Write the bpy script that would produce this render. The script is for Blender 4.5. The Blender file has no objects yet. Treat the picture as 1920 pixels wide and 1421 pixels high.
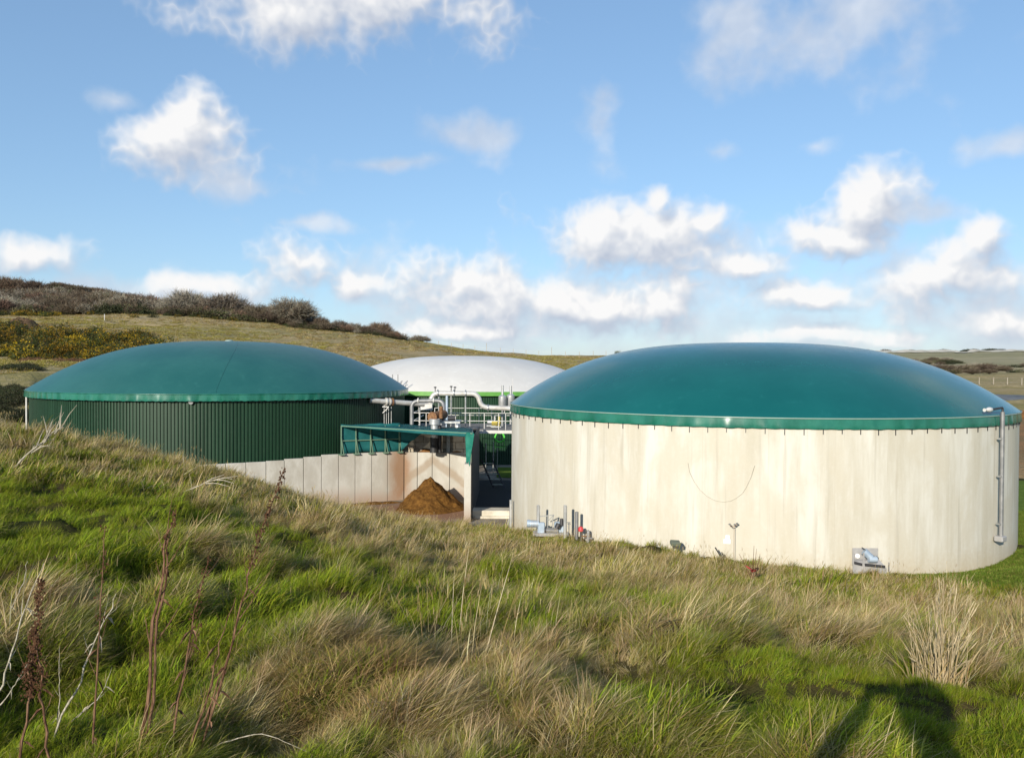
import bpy, bmesh, math, random
import numpy as np
from mathutils import Vector, Matrix, Euler

random.seed(7)
rng = np.random.default_rng(11)
S = bpy.context.scene
COL = S.collection
R_ = math.radians
PI = math.pi

# ------------------------------------------------------------------ camera
FPX, CX, CY = 1600.0, 960.0, 710.5          # focal length and centre in photo pixels
EYE = Vector((0, 0, 8.2))
PITCH, ROLL = R_(0.877), R_(0.3)
CROT = Matrix.Rotation(PI / 2 - PITCH, 3, 'X') @ Matrix.Rotation(ROLL, 3, 'Z')
cam = bpy.data.cameras.new('camera')
cam.sensor_width = 36.0
cam.lens = 36.0 * FPX / 1920.0
cam.clip_start, cam.clip_end = 0.02, 9000
camo = bpy.data.objects.new('camera', cam)
camo.location = EYE
camo.rotation_euler = CROT.to_euler()
COL.objects.link(camo)
S.camera = camo


def P(px, py, y):
    """world point at world depth y that lies on the ray of photo pixel (px, py)"""
    d = CROT @ Vector(((px - CX) / FPX, -(py - CY) / FPX, -1.0))
    return EYE + d * (y / d.y)


# ------------------------------------------------------------------ light
SUN_EL, SUN_AZ = R_(19.0), R_(180 + 23.4)   # azimuth clockwise from +Y
sdir = Vector((math.sin(SUN_AZ) * math.cos(SUN_EL), math.cos(SUN_AZ) * math.cos(SUN_EL), math.sin(SUN_EL)))
sun = bpy.data.lights.new('sun', 'SUN')
sun.energy = 2.6
sun.angle = R_(0.53)
sun.color = (1.0, 0.92, 0.78)
suno = bpy.data.objects.new('sun', sun)
suno.rotation_euler = sdir.to_track_quat('Z', 'Y').to_euler()
suno.location = (-20, -40, 40)
COL.objects.link(suno)

S.view_settings.view_transform = 'Standard'
S.view_settings.look = 'None'
S.view_settings.exposure = 1.2
S.view_settings.gamma = 1.0
S.view_settings.use_curve_mapping = False
S.cycles.max_bounces = 4
S.cycles.diffuse_bounces = 2
S.cycles.glossy_bounces = 2
S.cycles.transmission_bounces = 2
S.cycles.use_denoising = True

# ------------------------------------------------------------------ sky
W = bpy.data.worlds.new('World')
S.world = W
W.use_nodes = True
W.cycles.sampling_method = 'MANUAL'
W.cycles.sample_map_resolution = 256


def azel(px, py):
    d = (CROT @ Vector(((px - CX) / FPX, -(py - CY) / FPX, -1.0))).normalized()
    return math.atan2(d.x, d.y), math.asin(d.z)


# cumulus: photo centre, half width, half height (pixels)
CLOUDS = [
    (640, -20, 300, 95), (560, 30, 130, 55), (365, 262, 104, 72), (310, 245, 60, 40), 
    (560, 495, 80, 50), (665, 540, 62, 26), (1110, 445, 130, 78), (1245, 440, 125, 74), (1250, 372, 24, 34),
    (1338, 415, 42, 34), (880, 530, 115, 55), (1010, 560, 230, 60), (1150, 575, 130, 50), (1235, 578, 80, 50), (1640, 385, 82, 66),
    (1590, 445, 92, 32), (1770, 520, 120, 58), (1835, 455, 34, 32), (1405, 512, 60, 24), (50, 478, 92, 32),
    (1880, 600, 90, 26), (1500, 560, 115, 26), (375, 535, 80, 26), (1530, 628, 130, 20), (880, 620, 140, 16),
]
SOFT = [  # thin, torn wisps
    (1600, 40, 270, 80), (1430, 60, 110, 55), (1100, 235, 58, 66), (850, 248, 110, 34), (1356, 280, 40, 24),
    (1750, 385, 90, 22), (740, 300, 130, 20), (560, 425, 110, 18), (450, 345, 90, 40), (240, 195, 40, 20), (1530, 275, 40, 22),
    (1000, 590, 360, 95), (1560, 595, 420, 100), (300, 560, 260, 40), (1905, 265, 40, 20),
    (1710, 600, 200, 40), (660, 560, 90, 34),
]


def to_ae(lst):
    out = []
    for (px, py, w, h) in lst:
        a, e = azel(px, py)
        out.append((a, e, w / FPX, h / FPX))
    return out


hard, soft = to_ae(CLOUDS), to_ae(SOFT)
cr = random.Random(5)
for k in range(13):                        # the same broken cumulus all round the rest of the sky
    a = cr.uniform(R_(42), R_(318))
    a = a if a < PI else a - 2 * PI
    e = R_(3 + 44 * cr.random() ** 1.4)
    s = 0.035 + 0.11 * (e / R_(40)) + cr.uniform(0, 0.04)
    hard.append((a, e, s * cr.uniform(1.1, 1.9), s * cr.uniform(0.5, 0.75)))
    if k % 2:
        soft.append((a + cr.uniform(-.2, .2), e + cr.uniform(-.05, .1), s * 1.6, s * 0.5))


class NT:
    """tiny node helper"""

    def __init__(self, tree):
        self.t = tree

    def n(self, typ, **kw):
        nd = self.t.nodes.new(typ)
        for k, v in kw.items():
            setattr(nd, k, v)
        return nd

    def put(self, sock, v):
        if hasattr(v, 'links'):
            self.t.links.new(v, sock)
        elif v is not None:
            sock.default_value = v

    def math(self, op, a, b=None, c=None, clamp=False):
        nd = self.n('ShaderNodeMath', operation=op, use_clamp=clamp)
        for s, v in zip(nd.inputs, (a, b, c)):
            self.put(s, v)
        return nd.outputs[0]

    def vmath(self, op, a, b=None, c=None, out=0):
        nd = self.n('ShaderNodeVectorMath', operation=op)
        for s, v in zip(nd.inputs, (a, b, c)):
            self.put(s, v)
        return nd.outputs[out]

    def mix(self, f, a, b, blend='MIX'):
        nd = self.n('ShaderNodeMix', data_type='RGBA', blend_type=blend)
        self.put(nd.inputs[0], f)
        self.put(nd.inputs[6], a)
        self.put(nd.inputs[7], b)
        return nd.outputs[2]

    def ramp(self, f, stops, interp='LINEAR'):
        nd = self.n('ShaderNodeValToRGB')
        cr_ = nd.color_ramp
        cr_.interpolation = interp
        while len(cr_.elements) < len(stops):
            cr_.elements.new(0.5)
        for e, (p, c) in zip(cr_.elements, stops):
            e.position = p
            e.color = c if len(c) == 4 else (*c, 1)
        self.put(nd.inputs[0], f)
        return nd.outputs[0]

    def noise(self, vec, scale, detail=4, rough=0.55, dist=0.0, out=0, dim='3D'):
        nd = self.n('ShaderNodeTexNoise', noise_dimensions=dim)
        self.put(nd.inputs['Vector'], vec)
        nd.inputs['Scale'].default_value = scale
        nd.inputs['Detail'].default_value = detail
        nd.inputs['Roughness'].default_value = rough
        nd.inputs['Distortion'].default_value = dist
        return nd.outputs[out]

    def step(self, v, lo, hi, smooth=True):
        nd = self.n('ShaderNodeMapRange', interpolation_type='SMOOTHSTEP' if smooth else 'LINEAR')
        self.put(nd.inputs[0], v)
        nd.inputs[1].default_value = lo
        nd.inputs[2].default_value = hi
        return nd.outputs[0]


def cloud_group(name, lst, n_amp, v_amp, scale, sharp):
    g = bpy.data.node_groups.new(name, 'ShaderNodeTree')
    g.interface.new_socket('Vector', in_out='INPUT', socket_type='NodeSocketVector')
    g.interface.new_socket('Density', in_out='OUTPUT', socket_type='NodeSocketFloat')
    t = NT(g)
    gi, go = t.n('NodeGroupInput'), t.n('NodeGroupOutput')
    v = gi.outputs[0]
    w1 = t.noise(v, scale * 0.8, 1, 0.5, out=1, dim='2D')
    warp = t.vmath('MULTIPLY_ADD', t.vmath('SUBTRACT', w1, (.5, .5, .5)), (.05, .035, 0), v)
    d = None
    for (a, e, sa, se) in lst:
        sa, se = sa * 1.22, se * 1.22
        ln = t.vmath('LENGTH', t.vmath('MULTIPLY_ADD', warp, (1 / sa, 1 / se, 0), (-a / sa, -e / se, 0)), out=1)
        if d is None:
            d = ln
        else:
            nd = t.n('ShaderNodeMath', operation='SMOOTH_MIN')
            t.put(nd.inputs[0], d)
            t.put(nd.inputs[1], ln)
            nd.inputs[2].default_value = 0.25
            d = nd.outputs[0]
    fb = t.noise(v, scale, 6, 0.47, dim='2D')
    vo = t.math('ABSOLUTE', t.math('SUBTRACT', t.noise(v, scale * 2.6, 2, .5, dim='2D'), .5))
    dens = t.math('SUBTRACT', 1.0, d)
    dens = t.math('MULTIPLY_ADD', t.math('SUBTRACT', fb, 0.5), n_amp, dens)
    dens = t.math('MULTIPLY_ADD', t.math('SUBTRACT', 0.13, vo), v_amp, dens)
    g.links.new(dens, go.inputs[0])
    return g


def build_world():
    t = NT(W.node_tree)
    W.node_tree.nodes.clear()
    out = t.n('ShaderNodeOutputWorld')
    bg = t.n('ShaderNodeBackground')
    sky = t.n('ShaderNodeTexSky', sky_type='NISHITA')
    sky.sun_disc = False
    sky.sun_elevation = SUN_EL
    sky.sun_rotation = SUN_AZ
    sky.altitude = 50
    sky.air_density = 1.0
    sky.dust_density = 0.4
    sky.ozone_density = 7.0
    geo = t.n('ShaderNodeTexCoord')
    sp = t.n('ShaderNodeSeparateXYZ')
    t.put(sp.inputs[0], geo.outputs['Generated'])
    x, y, z = sp.outputs
    az = t.math('ARCTAN2', x, y)
    el = t.math('ARCSINE', z)
    cb = t.n('ShaderNodeCombineXYZ')
    t.put(cb.inputs[0], az)
    t.put(cb.inputs[1], el)
    p = cb.outputs[0]
    gh = cloud_group('cumulus', hard, 1.35, 1.1, 12.0, 1)
    gs = cloud_group('wisps', soft, 3.0, 0.9, 10.0, 0)

    def call(g, vec):
        nd = t.n('ShaderNodeGroup')
        nd.node_tree = g
        t.put(nd.inputs[0], vec)
        return nd.outputs[0]
    d0 = call(gh, p)
    d1 = call(gh, t.vmath('ADD', p, (-0.010, 0.020, 0)))
    s0 = call(gs, p)
    a_h = t.step(d0, -0.08, 0.75)
    a_s = t.math('MULTIPLY', t.step(s0, -0.1, 1.1), 0.66)
    lit = t.math('MULTIPLY_ADD', t.math('SUBTRACT', d0, d1), 0.95, 0.52, clamp=True)
    thick = t.step(d0, 0.0, 1.0)
    lit2 = t.math('MULTIPLY_ADD', thick, 0.12, lit, clamp=True)
    ccol = t.ramp(lit2, [(0.0, (1.6, 1.8, 2.2)), (0.4, (2.1, 2.24, 2.52)), (0.75, (2.72, 2.77, 2.88)), (1.0, (3.25, 3.22, 3.2))])
    scol = t.mix(0.5, (2.5, 2.65, 2.9, 1), ccol)
    gm_ = t.n('ShaderNodeGamma')            # film-like compression of the bright horizon
    t.put(gm_.inputs[0], sky.outputs[0])
    gm_.inputs[1].default_value = 0.62
    c = t.mix(a_s, gm_.outputs[0], scol)
    c = t.mix(t.math('MULTIPLY', a_h, 0.97), c, ccol)
    # nothing but sky above the horizon; a plain ground tone below it
    t.put(bg.inputs[0], c)
    bg.inputs[1].default_value = 0.13
    W.node_tree.links.new(bg.outputs[0], out.inputs[0])


build_world()

# ------------------------------------------------------------------ helpers


class MB:
    """collects verts and faces for one mesh"""

    def __init__(self):
        self.v, self.f, self.smooth = [], [], False

    def add(self, vs, fs):
        o = len(self.v)
        self.v += [tuple(x) for x in vs]
        self.f += [tuple(i + o for i in f) for f in fs]
        return self

    def box(self, c, s, rz=0.0, rot=None):
        cx, cy, cz = c
        m = rot if rot is not None else Matrix.Rotation(rz, 3, 'Z')
        vs = []
        for dx in (-.5, .5):
            for dy in (-.5, .5):
                for dz in (-.5, .5):
                    q = m @ Vector((dx * s[0], dy * s[1], dz * s[2]))
                    vs.append((cx + q.x, cy + q.y, cz + q.z))
        return self.add(vs, [(0, 1, 3, 2), (4, 6, 7, 5), (0, 4, 5, 1), (2, 3, 7, 6), (0, 2, 6, 4), (1, 5, 7, 3)])

    def bar(self, a, b, w, h=None):
        """square bar from a to b"""
        a, b = Vector(a), Vector(b)
        d = b - a
        m = d.to_track_quat('Z', 'Y').to_matrix()
        return self.box((a + b) / 2, (w, h or w, d.length), rot=m)

    def tube(self, pts, r, n=10, cap=True):
        pts = [Vector(p) for p in pts]
        rs = r if isinstance(r, (list, tuple)) else [r] * len(pts)
        vs, fs = [], []
        t0 = (pts[1] - pts[0]).normalized()
        u = t0.orthogonal().normalized()
        for i, p in enumerate(pts):
            t = (pts[min(i + 1, len(pts) - 1)] - pts[max(i - 1, 0)]).normalized()
            u = (u - t * u.dot(t)).normalized()
            w = t.cross(u)
            for k in range(n):
                a = 2 * PI * k / n
                vs.append(p + (u * math.cos(a) + w * math.sin(a)) * rs[i])
        for i in range(len(pts) - 1):
            for k in range(n):
                fs.append((i * n + k, i * n + (k + 1) % n, (i + 1) * n + (k + 1) % n, (i + 1) * n + k))
        if cap:
            fs.append(tuple(range(n - 1, -1, -1)))
            fs.append(tuple(range((len(pts) - 1) * n, len(pts) * n)))
        return self.add(vs, fs)

    def lathe(self, prof, c=(0, 0, 0), n=48, closed=False):
        vs, fs = [], []
        for (r, z) in prof:
            for k in range(n):
                a = 2 * PI * k / n
                vs.append((c[0] + r * math.cos(a), c[1] + r * math.sin(a), c[2] + z))
        m = len(prof)
        for i in range(m - 1):
            for k in range(n):
                fs.append((i * n + k, i * n + (k + 1) % n, (i + 1) * n + (k + 1) % n, (i + 1) * n + k))
        return self.add(vs, fs)

    def mesh(self, name):
        me = bpy.data.meshes.new(name)
        me.from_pydata(self.v, [], self.f)
        me.validate()
        return me

    def build(self, name, mat, parent=None, smooth=False, bevel=0.0):
        me = self.mesh(name)
        if bevel:
            bm = bmesh.new()
            bm.from_mesh(me)
            bmesh.ops.bevel(bm, geom=bm.edges[:], offset=bevel, segments=1, affect='EDGES')
            bm.to_mesh(me)
            bm.free()
        if smooth:
            smooth_mesh(me)
        return link(name, me, mat, parent)


def smooth_mesh(me, ang=40):
    me.polygons.foreach_set('use_smooth', np.ones(len(me.polygons), dtype=bool))
    me.set_sharp_from_angle(angle=R_(ang))


def link(name, me, mat, parent=None):
    o = bpy.data.objects.new(name, me)
    COL.objects.link(o)
    if mat is not None and not me.materials:
        me.materials.append(M[mat] if isinstance(mat, str) else mat)
    if parent is not None:
        o.parent = parent
    return o


def tag(o, label, cat, group=None):
    o['label'] = label
    o['category'] = cat
    if group:
        o['group'] = group
    return o


def kind(o, k, label=None):
    o['kind'] = k
    if label:
        o['label'] = label
    return o


def thing(name, label, cat, loc=(0, 0, 0), rz=0.0, group=None):
    o = bpy.data.objects.new(name, None)
    o.empty_display_size = 0.3
    o.location = loc
    o.rotation_euler = (0, 0, rz)
    COL.objects.link(o)
    return tag(o, label, cat, group)


def arc_path(pts, rad, n=6):
    """polyline with rounded corners"""
    pts = [Vector(p) for p in pts]
    out = [pts[0]]
    for i in range(1, len(pts) - 1):
        a, b, c = pts[i - 1], pts[i], pts[i + 1]
        r = min(rad, (a - b).length * .48, (c - b).length * .48)
        p0, p1 = b + (a - b).normalized() * r, b + (c - b).normalized() * r
        for k in range(n + 1):
            t = k / n
            out.append(p0 * (1 - t) ** 2 + b * 2 * t * (1 - t) + p1 * t * t)
    out.append(pts[-1])
    return out


# value noise for placing things
_perm = np.random.default_rng(3).random((256, 256))


def vnoise(x, y):
    x, y = np.asarray(x, float), np.asarray(y, float)
    xi, yi = np.floor(x).astype(int), np.floor(y).astype(int)
    fx, fy = x - xi, y - yi
    fx, fy = fx * fx * (3 - 2 * fx), fy * fy * (3 - 2 * fy)
    g = lambda i, j: _perm[i & 255, j & 255]
    return (g(xi, yi) * (1 - fx) + g(xi + 1, yi) * fx) * (1 - fy) + (g(xi, yi + 1) * (1 - fx) + g(xi + 1, yi + 1) * fx) * fy


def fbm(x, y, o=4, g=0.5):
    s, a, t = 0, 1, 0
    for k in range(o):
        s = s + a * vnoise(x * 2 ** k + 17.3 * k, y * 2 ** k - 9.1 * k)
        t += a
        a *= g
    return s / t


# ------------------------------------------------------------------ materials
M = {}


def mat(name, base=(.5, .5, .5), rough=.7, metal=0.0, spec=.5, coat=0.0, build=None):
    m = bpy.data.materials.new(name)
    m.use_nodes = True
    t = NT(m.node_tree)
    b = m.node_tree.nodes['Principled BSDF']
    b.inputs['Base Color'].default_value = (*base, 1)
    b.inputs['Roughness'].default_value = rough
    b.inputs['Metallic'].default_value = metal
    b.inputs['Specular IOR Level'].default_value = spec
    b.inputs['Coat Weight'].default_value = coat
    if build:
        build(t, b)
    M[name] = m
    return m


def bump(t, b, h, dist=.02, strength=.5):
    n = t.n('ShaderNodeBump')
    n.inputs['Strength'].default_value = strength
    n.inputs['Distance'].default_value = dist
    t.put(n.inputs['Height'], h)
    t.put(b.inputs['Normal'], n.outputs[0])


def obj_co(t):
    return t.n('ShaderNodeTexCoord').outputs['Object']


def world_co(t):
    return t.n('ShaderNodeNewGeometry').outputs['Position']


def two_tone(a, b_, scale=2.0, detail=5, lo=.35, hi=.65, world=True, rough=.8, bumpd=0.0, stretch=None, bscale=None):
    def f(t, b):
        co = world_co(t) if world else obj_co(t)
        if stretch:
            co = t.vmath('MULTIPLY', co, stretch)
        n = t.noise(co, scale, detail, .6)
        t.put(b.inputs['Base Color'], t.mix(t.step(n, lo, hi), (*a, 1), (*b_, 1)))
        if bumpd:
            bump(t, b, t.noise(co, bscale or scale * 4, 5, .6), bumpd, .6)
    return f


def m_tank_concrete(t, b):
    co = obj_co(t)                      # object origin on the tank axis
    sp = t.n('ShaderNodeSeparateXYZ')
    t.put(sp.inputs[0], co)
    ang = t.math('MULTIPLY', t.math('ARCTAN2', sp.outputs[0], t.math('MULTIPLY', sp.outputs[1], -1)), 12.0)
    cb = t.n('ShaderNodeCombineXYZ')
    t.put(cb.inputs[0], ang)
    t.put(cb.inputs[1], sp.outputs[2])
    q = cb.outputs[0]
    streak = t.noise(t.vmath('MULTIPLY', q, (1.0, .13, 1)), .9, 7, .66)
    patch = t.noise(t.vmath('MULTIPLY', q, (1.0, .55, 1)), .55, 6, .6, .4)
    fine = t.noise(q, 7.0, 6, .65)
    c = t.mix(t.step(streak, .34, .66), (.460, .428, .348, 1), (.590, .574, .515, 1))
    c = t.mix(t.math('MULTIPLY', t.step(patch, .45, .60), .7), c, (.495, .458, .372, 1))
    c = t.mix(t.math('MULTIPLY', t.step(fine, .5, .75), .25), c, (.58, .57, .53, 1))
    # damp, ochre foot and lighter runs below the skirt
    foot = t.step(t.math('MULTIPLY_ADD', t.math('SUBTRACT', fine, .5), 1.6, sp.outputs[2]), 1.5, .1)
    c = t.mix(t.math('MULTIPLY', foot, .4), c, (.42, .33, .20, 1))
    runs = t.noise(t.vmath('MULTIPLY', q, (1.0, .035, 1)), 3.4, 3, .6)
    c = t.mix(t.math('MULTIPLY', t.step(runs, .56, .72), .45), c, (.34, .31, .25, 1))
    # faint joints of the shutter boards
    wv = t.math('ABSOLUTE', t.math('SUBTRACT', t.math('FRACT', t.math('DIVIDE', ang, 2.42)), .5))
    c = t.mix(t.math('MULTIPLY', t.step(wv, .493, .499), .35), c, (.42, .37, .29, 1))
    t.put(b.inputs['Base Color'], c)
    bump(t, b, t.math('MULTIPLY_ADD', fine, .5, patch), .02, .25)


mat('tank_concrete', rough=.9, spec=.2, build=m_tank_concrete)


def m_membrane(base, tint, rough, lines=0.0):
    def f(t, b):
        co = obj_co(t)
        n = t.noise(co, .35, 4, .6)
        n2 = t.noise(t.vmath('MULTIPLY', co, (1, 1, .25)), 2.2, 4, .6)
        c = t.mix(t.step(n, .3, .7), (*base, 1), (*tint, 1))
        c = t.mix(t.math('MULTIPLY', t.step(n2, .55, .8), .22), c, tuple(min(1, x * 1.6 + .015) for x in tint) + (1,))
        t.put(b.inputs['Base Color'], c)
        t.put(b.inputs['Roughness'], t.math('MULTIPLY_ADD', n2, .12, rough - .06))
        bump(t, b, t.math('MULTIPLY_ADD', n2, .25, n), .06, .25)
    return f


mat('membrane_teal', rough=.3, spec=.5, build=m_membrane((.003, .085, .085), (.005, .100, .098), .24))
mat('membrane_dull', rough=.45, spec=.5, build=m_membrane((.012, .092, .085), (.020, .112, .100), .40))
mat('membrane_white', rough=.5, spec=.4, build=m_membrane((.57, .55, .515), (.62, .605, .57), .5))


def m_band(t, b):
    co = obj_co(t)
    n = t.noise(t.vmath('MULTIPLY', co, (1, 1, .5)), 1.6, 5, .6)
    t.put(b.inputs['Base Color'], t.mix(t.step(n, .35, .65), (.008, .105, .070, 1), (.020, .150, .105, 1)))
    t.put(b.inputs['Roughness'], t.math('MULTIPLY_ADD', n, .2, .1))


mat('band_green', rough=.25, spec=.6, build=m_band)
mat('band_lime', rough=.4, build=two_tone((.10, .29, .055), (.13, .34, .07), 2.0))
mat('rail_white', (.30, .38, .34), .4)


def m_clad(t, b):
    co = world_co(t)
    n = t.noise(t.vmath('MULTIPLY', co, (1, 1, .15)), .9, 5, .6)
    n2 = t.noise(co, 5, 5, .6)
    c = t.mix(t.step(n, .35, .65), (.007, .032, .014, 1), (.011, .043, .020, 1))
    c = t.mix(t.math('MULTIPLY', t.step(n2, .5, .8), .35), c, (.022, .045, .024, 1))
    t.put(b.inputs['Base Color'], c)
    t.put(b.inputs['Roughness'], t.math('MULTIPLY_ADD', n2, .2, .38))


mat('cladding', rough=.45, spec=.4, build=m_clad)
mat('cladding_inner', (.01, .02, .012), .9)


def m_panel(t, b):
    co = world_co(t)
    oi = t.n('ShaderNodeObjectInfo')
    n = t.noise(t.vmath('MULTIPLY', co, (1, 1, .5)), 1.2, 6, .62)
    n2 = t.noise(co, 9, 5, .65)
    c = t.mix(t.step(n, .35, .68), (.375, .352, .305, 1), (.50, .485, .440, 1))
    c = t.mix(t.math('MULTIPLY', oi.outputs['Random'], .25), c, (.48, .46, .42, 1))
    c = t.mix(t.math('MULTIPLY', t.step(n2, .55, .8), .3), c, (.33, .28, .22, 1))
    sp = t.n('ShaderNodeSeparateXYZ')
    t.put(sp.inputs[0], co)
    # rust coloured slurry splashes: strongest towards the inner corner and low down
    cor = t.vmath('LENGTH', t.vmath('MULTIPLY', t.vmath('SUBTRACT', co, (-6.9, 52.0, 1.6)), (.80, .80, .36)), out=1)
    st = t.math('MULTIPLY_ADD', t.math('SUBTRACT', n, .5), 1.3, t.math('SUBTRACT', 1.15, cor))
    c = t.mix(t.math('MULTIPLY', t.step(st, .1, 1.0), .85), c, (.25, .13, .06, 1))
    low = t.math('MULTIPLY_ADD', t.math('SUBTRACT', n, .5), 1.8, t.math('SUBTRACT', .75, sp.outputs[2]))
    c = t.mix(t.math('MULTIPLY', t.step(low, -.4, .9), .6), c, (.27, .14, .07, 1))
    # old heap line left on the back wall: two stained bands falling away from the chute
    dx = t.math('ABSOLUTE', t.math('SUBTRACT', sp.outputs[0], -4.80))
    ln = t.math('ADD', t.math('MULTIPLY_ADD', dx, .73, sp.outputs[2]), t.math('MULTIPLY', t.math('SUBTRACT', n, .5), .5))
    band = t.math('MULTIPLY', t.step(ln, 2.0, 2.25), t.step(ln, 2.85, 2.55))
    back = t.step(sp.outputs[1], 51.9, 51.95)
    c = t.mix(t.math('MULTIPLY', t.math('MULTIPLY', band, back), .55), c, (.27, .19, .12, 1))
    t.put(b.inputs['Base Color'], c)
    bump(t, b, n2, .01, .4)


mat('panel_concrete', rough=.9, spec=.2, build=m_panel)
mat('block_concrete', rough=.92, spec=.2, build=two_tone((.36, .31, .24), (.50, .46, .38), 1.5, 6, bumpd=.01))
mat('plain_concrete', rough=.92, spec=.2, build=two_tone((.46, .42, .34), (.60, .56, .48), 1.2, 6, bumpd=.01, bscale=12))
mat('heap', rough=.95, spec=.1, build=two_tone((.090, .040, .010), (.175, .085, .020), 5.0, 9, bumpd=.12, bscale=9))
mat('spill', rough=.95, spec=.1, build=two_tone((.16, .07, .02), (.24, .12, .045), 3.0, 8, bumpd=.05, bscale=9))
mat('net', rough=.75, spec=.25, build=two_tone((.006, .085, .090), (.012, .115, .118), 1.4, 4, bumpd=.01, bscale=30))
def m_net(t, b):
    two_tone((.006, .085, .090), (.012, .115, .118), 1.4, 4, bumpd=.01, bscale=30)(t, b)
    tr = t.n('ShaderNodeBsdfTransparent')
    mx = t.n('ShaderNodeMixShader')
    mx.inputs[0].default_value = .30
    t.t.links.new(b.outputs[0], mx.inputs[1])
    t.t.links.new(tr.outputs[0], mx.inputs[2])
    t.t.links.new(mx.outputs[0], t.t.nodes['Material Output'].inputs[0])


mat('net_mesh', rough=.75, spec=.25, build=m_net)
mat('net_torn', rough=.8, spec=.2, build=two_tone((.010, .13, .095), (.03, .18, .13), 3, 4, bumpd=.01, bscale=30))
mat('frame_green', (.16, .26, .18), .5, .2)
mat('steel', (.52, .53, .53), .35, .55, build=two_tone((.46, .47, .47), (.60, .60, .59), 3, 4))
mat('galvanised', (.45, .46, .46), .45, .75, build=two_tone((.36, .37, .37), (.5, .51, .5), 6, 4))
mat('pipe_white', (.70, .69, .66), .35, .25, build=two_tone((.46, .44, .40), (.58, .57, .54), 2.5, 4))
mat('pipe_grey', (.30, .31, .32), .5, .4, build=two_tone((.19, .195, .20), (.27, .27, .27), 3, 4))
mat('paint_white', (.74, .74, .71), .5, build=two_tone((.50, .49, .46), (.60, .59, .57), 3, 4))
mat('paint_grey', (.36, .36, .35), .5, .2, build=two_tone((.33, .325, .32), (.40, .39, .385), 3, 4))
mat('paint_blue', (.33, .42, .52), .45, .2, build=two_tone((.30, .38, .47), (.40, .48, .57), 3, 4))
mat('paint_lime', (.10, .55, .06), .45)
mat('paint_yellow', (.45, .36, .06), .6)
mat('paint_red', (.50, .04, .05), .5)
mat('rust', rough=.9, build=two_tone((.14, .065, .03), (.24, .13, .06), 8, 5, bumpd=.01))
mat('deck_grating', rough=.85, build=two_tone((.13, .12, .11), (.20, .19, .17), 3, 5))
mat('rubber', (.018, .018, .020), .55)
mat('dark_metal', (.05, .05, .055), .5, .4)
mat('box_green', (.10, .12, .09), .7)
mat('paper', (.82, .82, .82), .7)
mat('timber', rough=.9, build=two_tone((.25, .215, .165), (.36, .32, .26), 6, 5, stretch=(1, 1, .2)))
mat('cable_grey', rough=.9, build=two_tone((.20, .18, .145), (.42, .39, .33), .8, 3, lo=.4, hi=.6))
mat('passage_shade', (.022, .021, .020), .9)  # near-black tone, the passage's shade put into the floor colour


def m_yard(t, b):
    co = world_co(t)
    n = t.noise(co, .5, 6, .62)
    n2 = t.noise(co, 5, 6, .65)
    c = t.mix(t.step(n, .35, .65), (.16, .13, .10, 1), (.27, .24, .20, 1))
    c = t.mix(t.math('MULTIPLY', t.step(n2, .5, .75), .4), c, (.12, .09, .06, 1))
    d = t.vmath('LENGTH', t.vmath('MULTIPLY', t.vmath('SUBTRACT', co, (-5.5, 47.5, 0)), (.2, .24, 1)), out=1)
    st = t.math('MULTIPLY_ADD', t.math('SUBTRACT', n2, .5), .9, t.math('SUBTRACT', 1.0, d))
    c = t.mix(t.math('MULTIPLY', t.step(st, .0, .5), .8), c, (.26, .13, .07, 1))
    t.put(b.inputs['Base Color'], c)
    bump(t, b, n2, .03, .5)


mat('yard', rough=.95, spec=.2, build=m_yard)


def m_bank(t, b):
    co = world_co(t)
    n = t.noise(co, .6, 6, .6)
    n2 = t.noise(co, 6, 6, .7)
    c = t.mix(t.step(n, .38, .62), (.040, .045, .012, 1), (.085, .062, .026, 1))
    c = t.mix(t.math('MULTIPLY', t.step(n2, .45, .7), .6), c, (.026, .024, .010, 1))
    t.put(b.inputs['Base Color'], c)
    bump(t, b, n2, .08, .6)


mat('bank_soil', rough=1.0, spec=.05, build=m_bank)


def m_lawn(t, b):
    co = world_co(t)
    n2 = t.noise(co, 3, 6, .7)
    c = t.mix(t.step(n2, .35, .65), (.075, .120, .018, 1), (.115, .165, .028, 1))
    t.put(b.inputs['Base Color'], c)
    bump(t, b, t.noise(co, 14, 4, .7), .05, .5)


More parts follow.
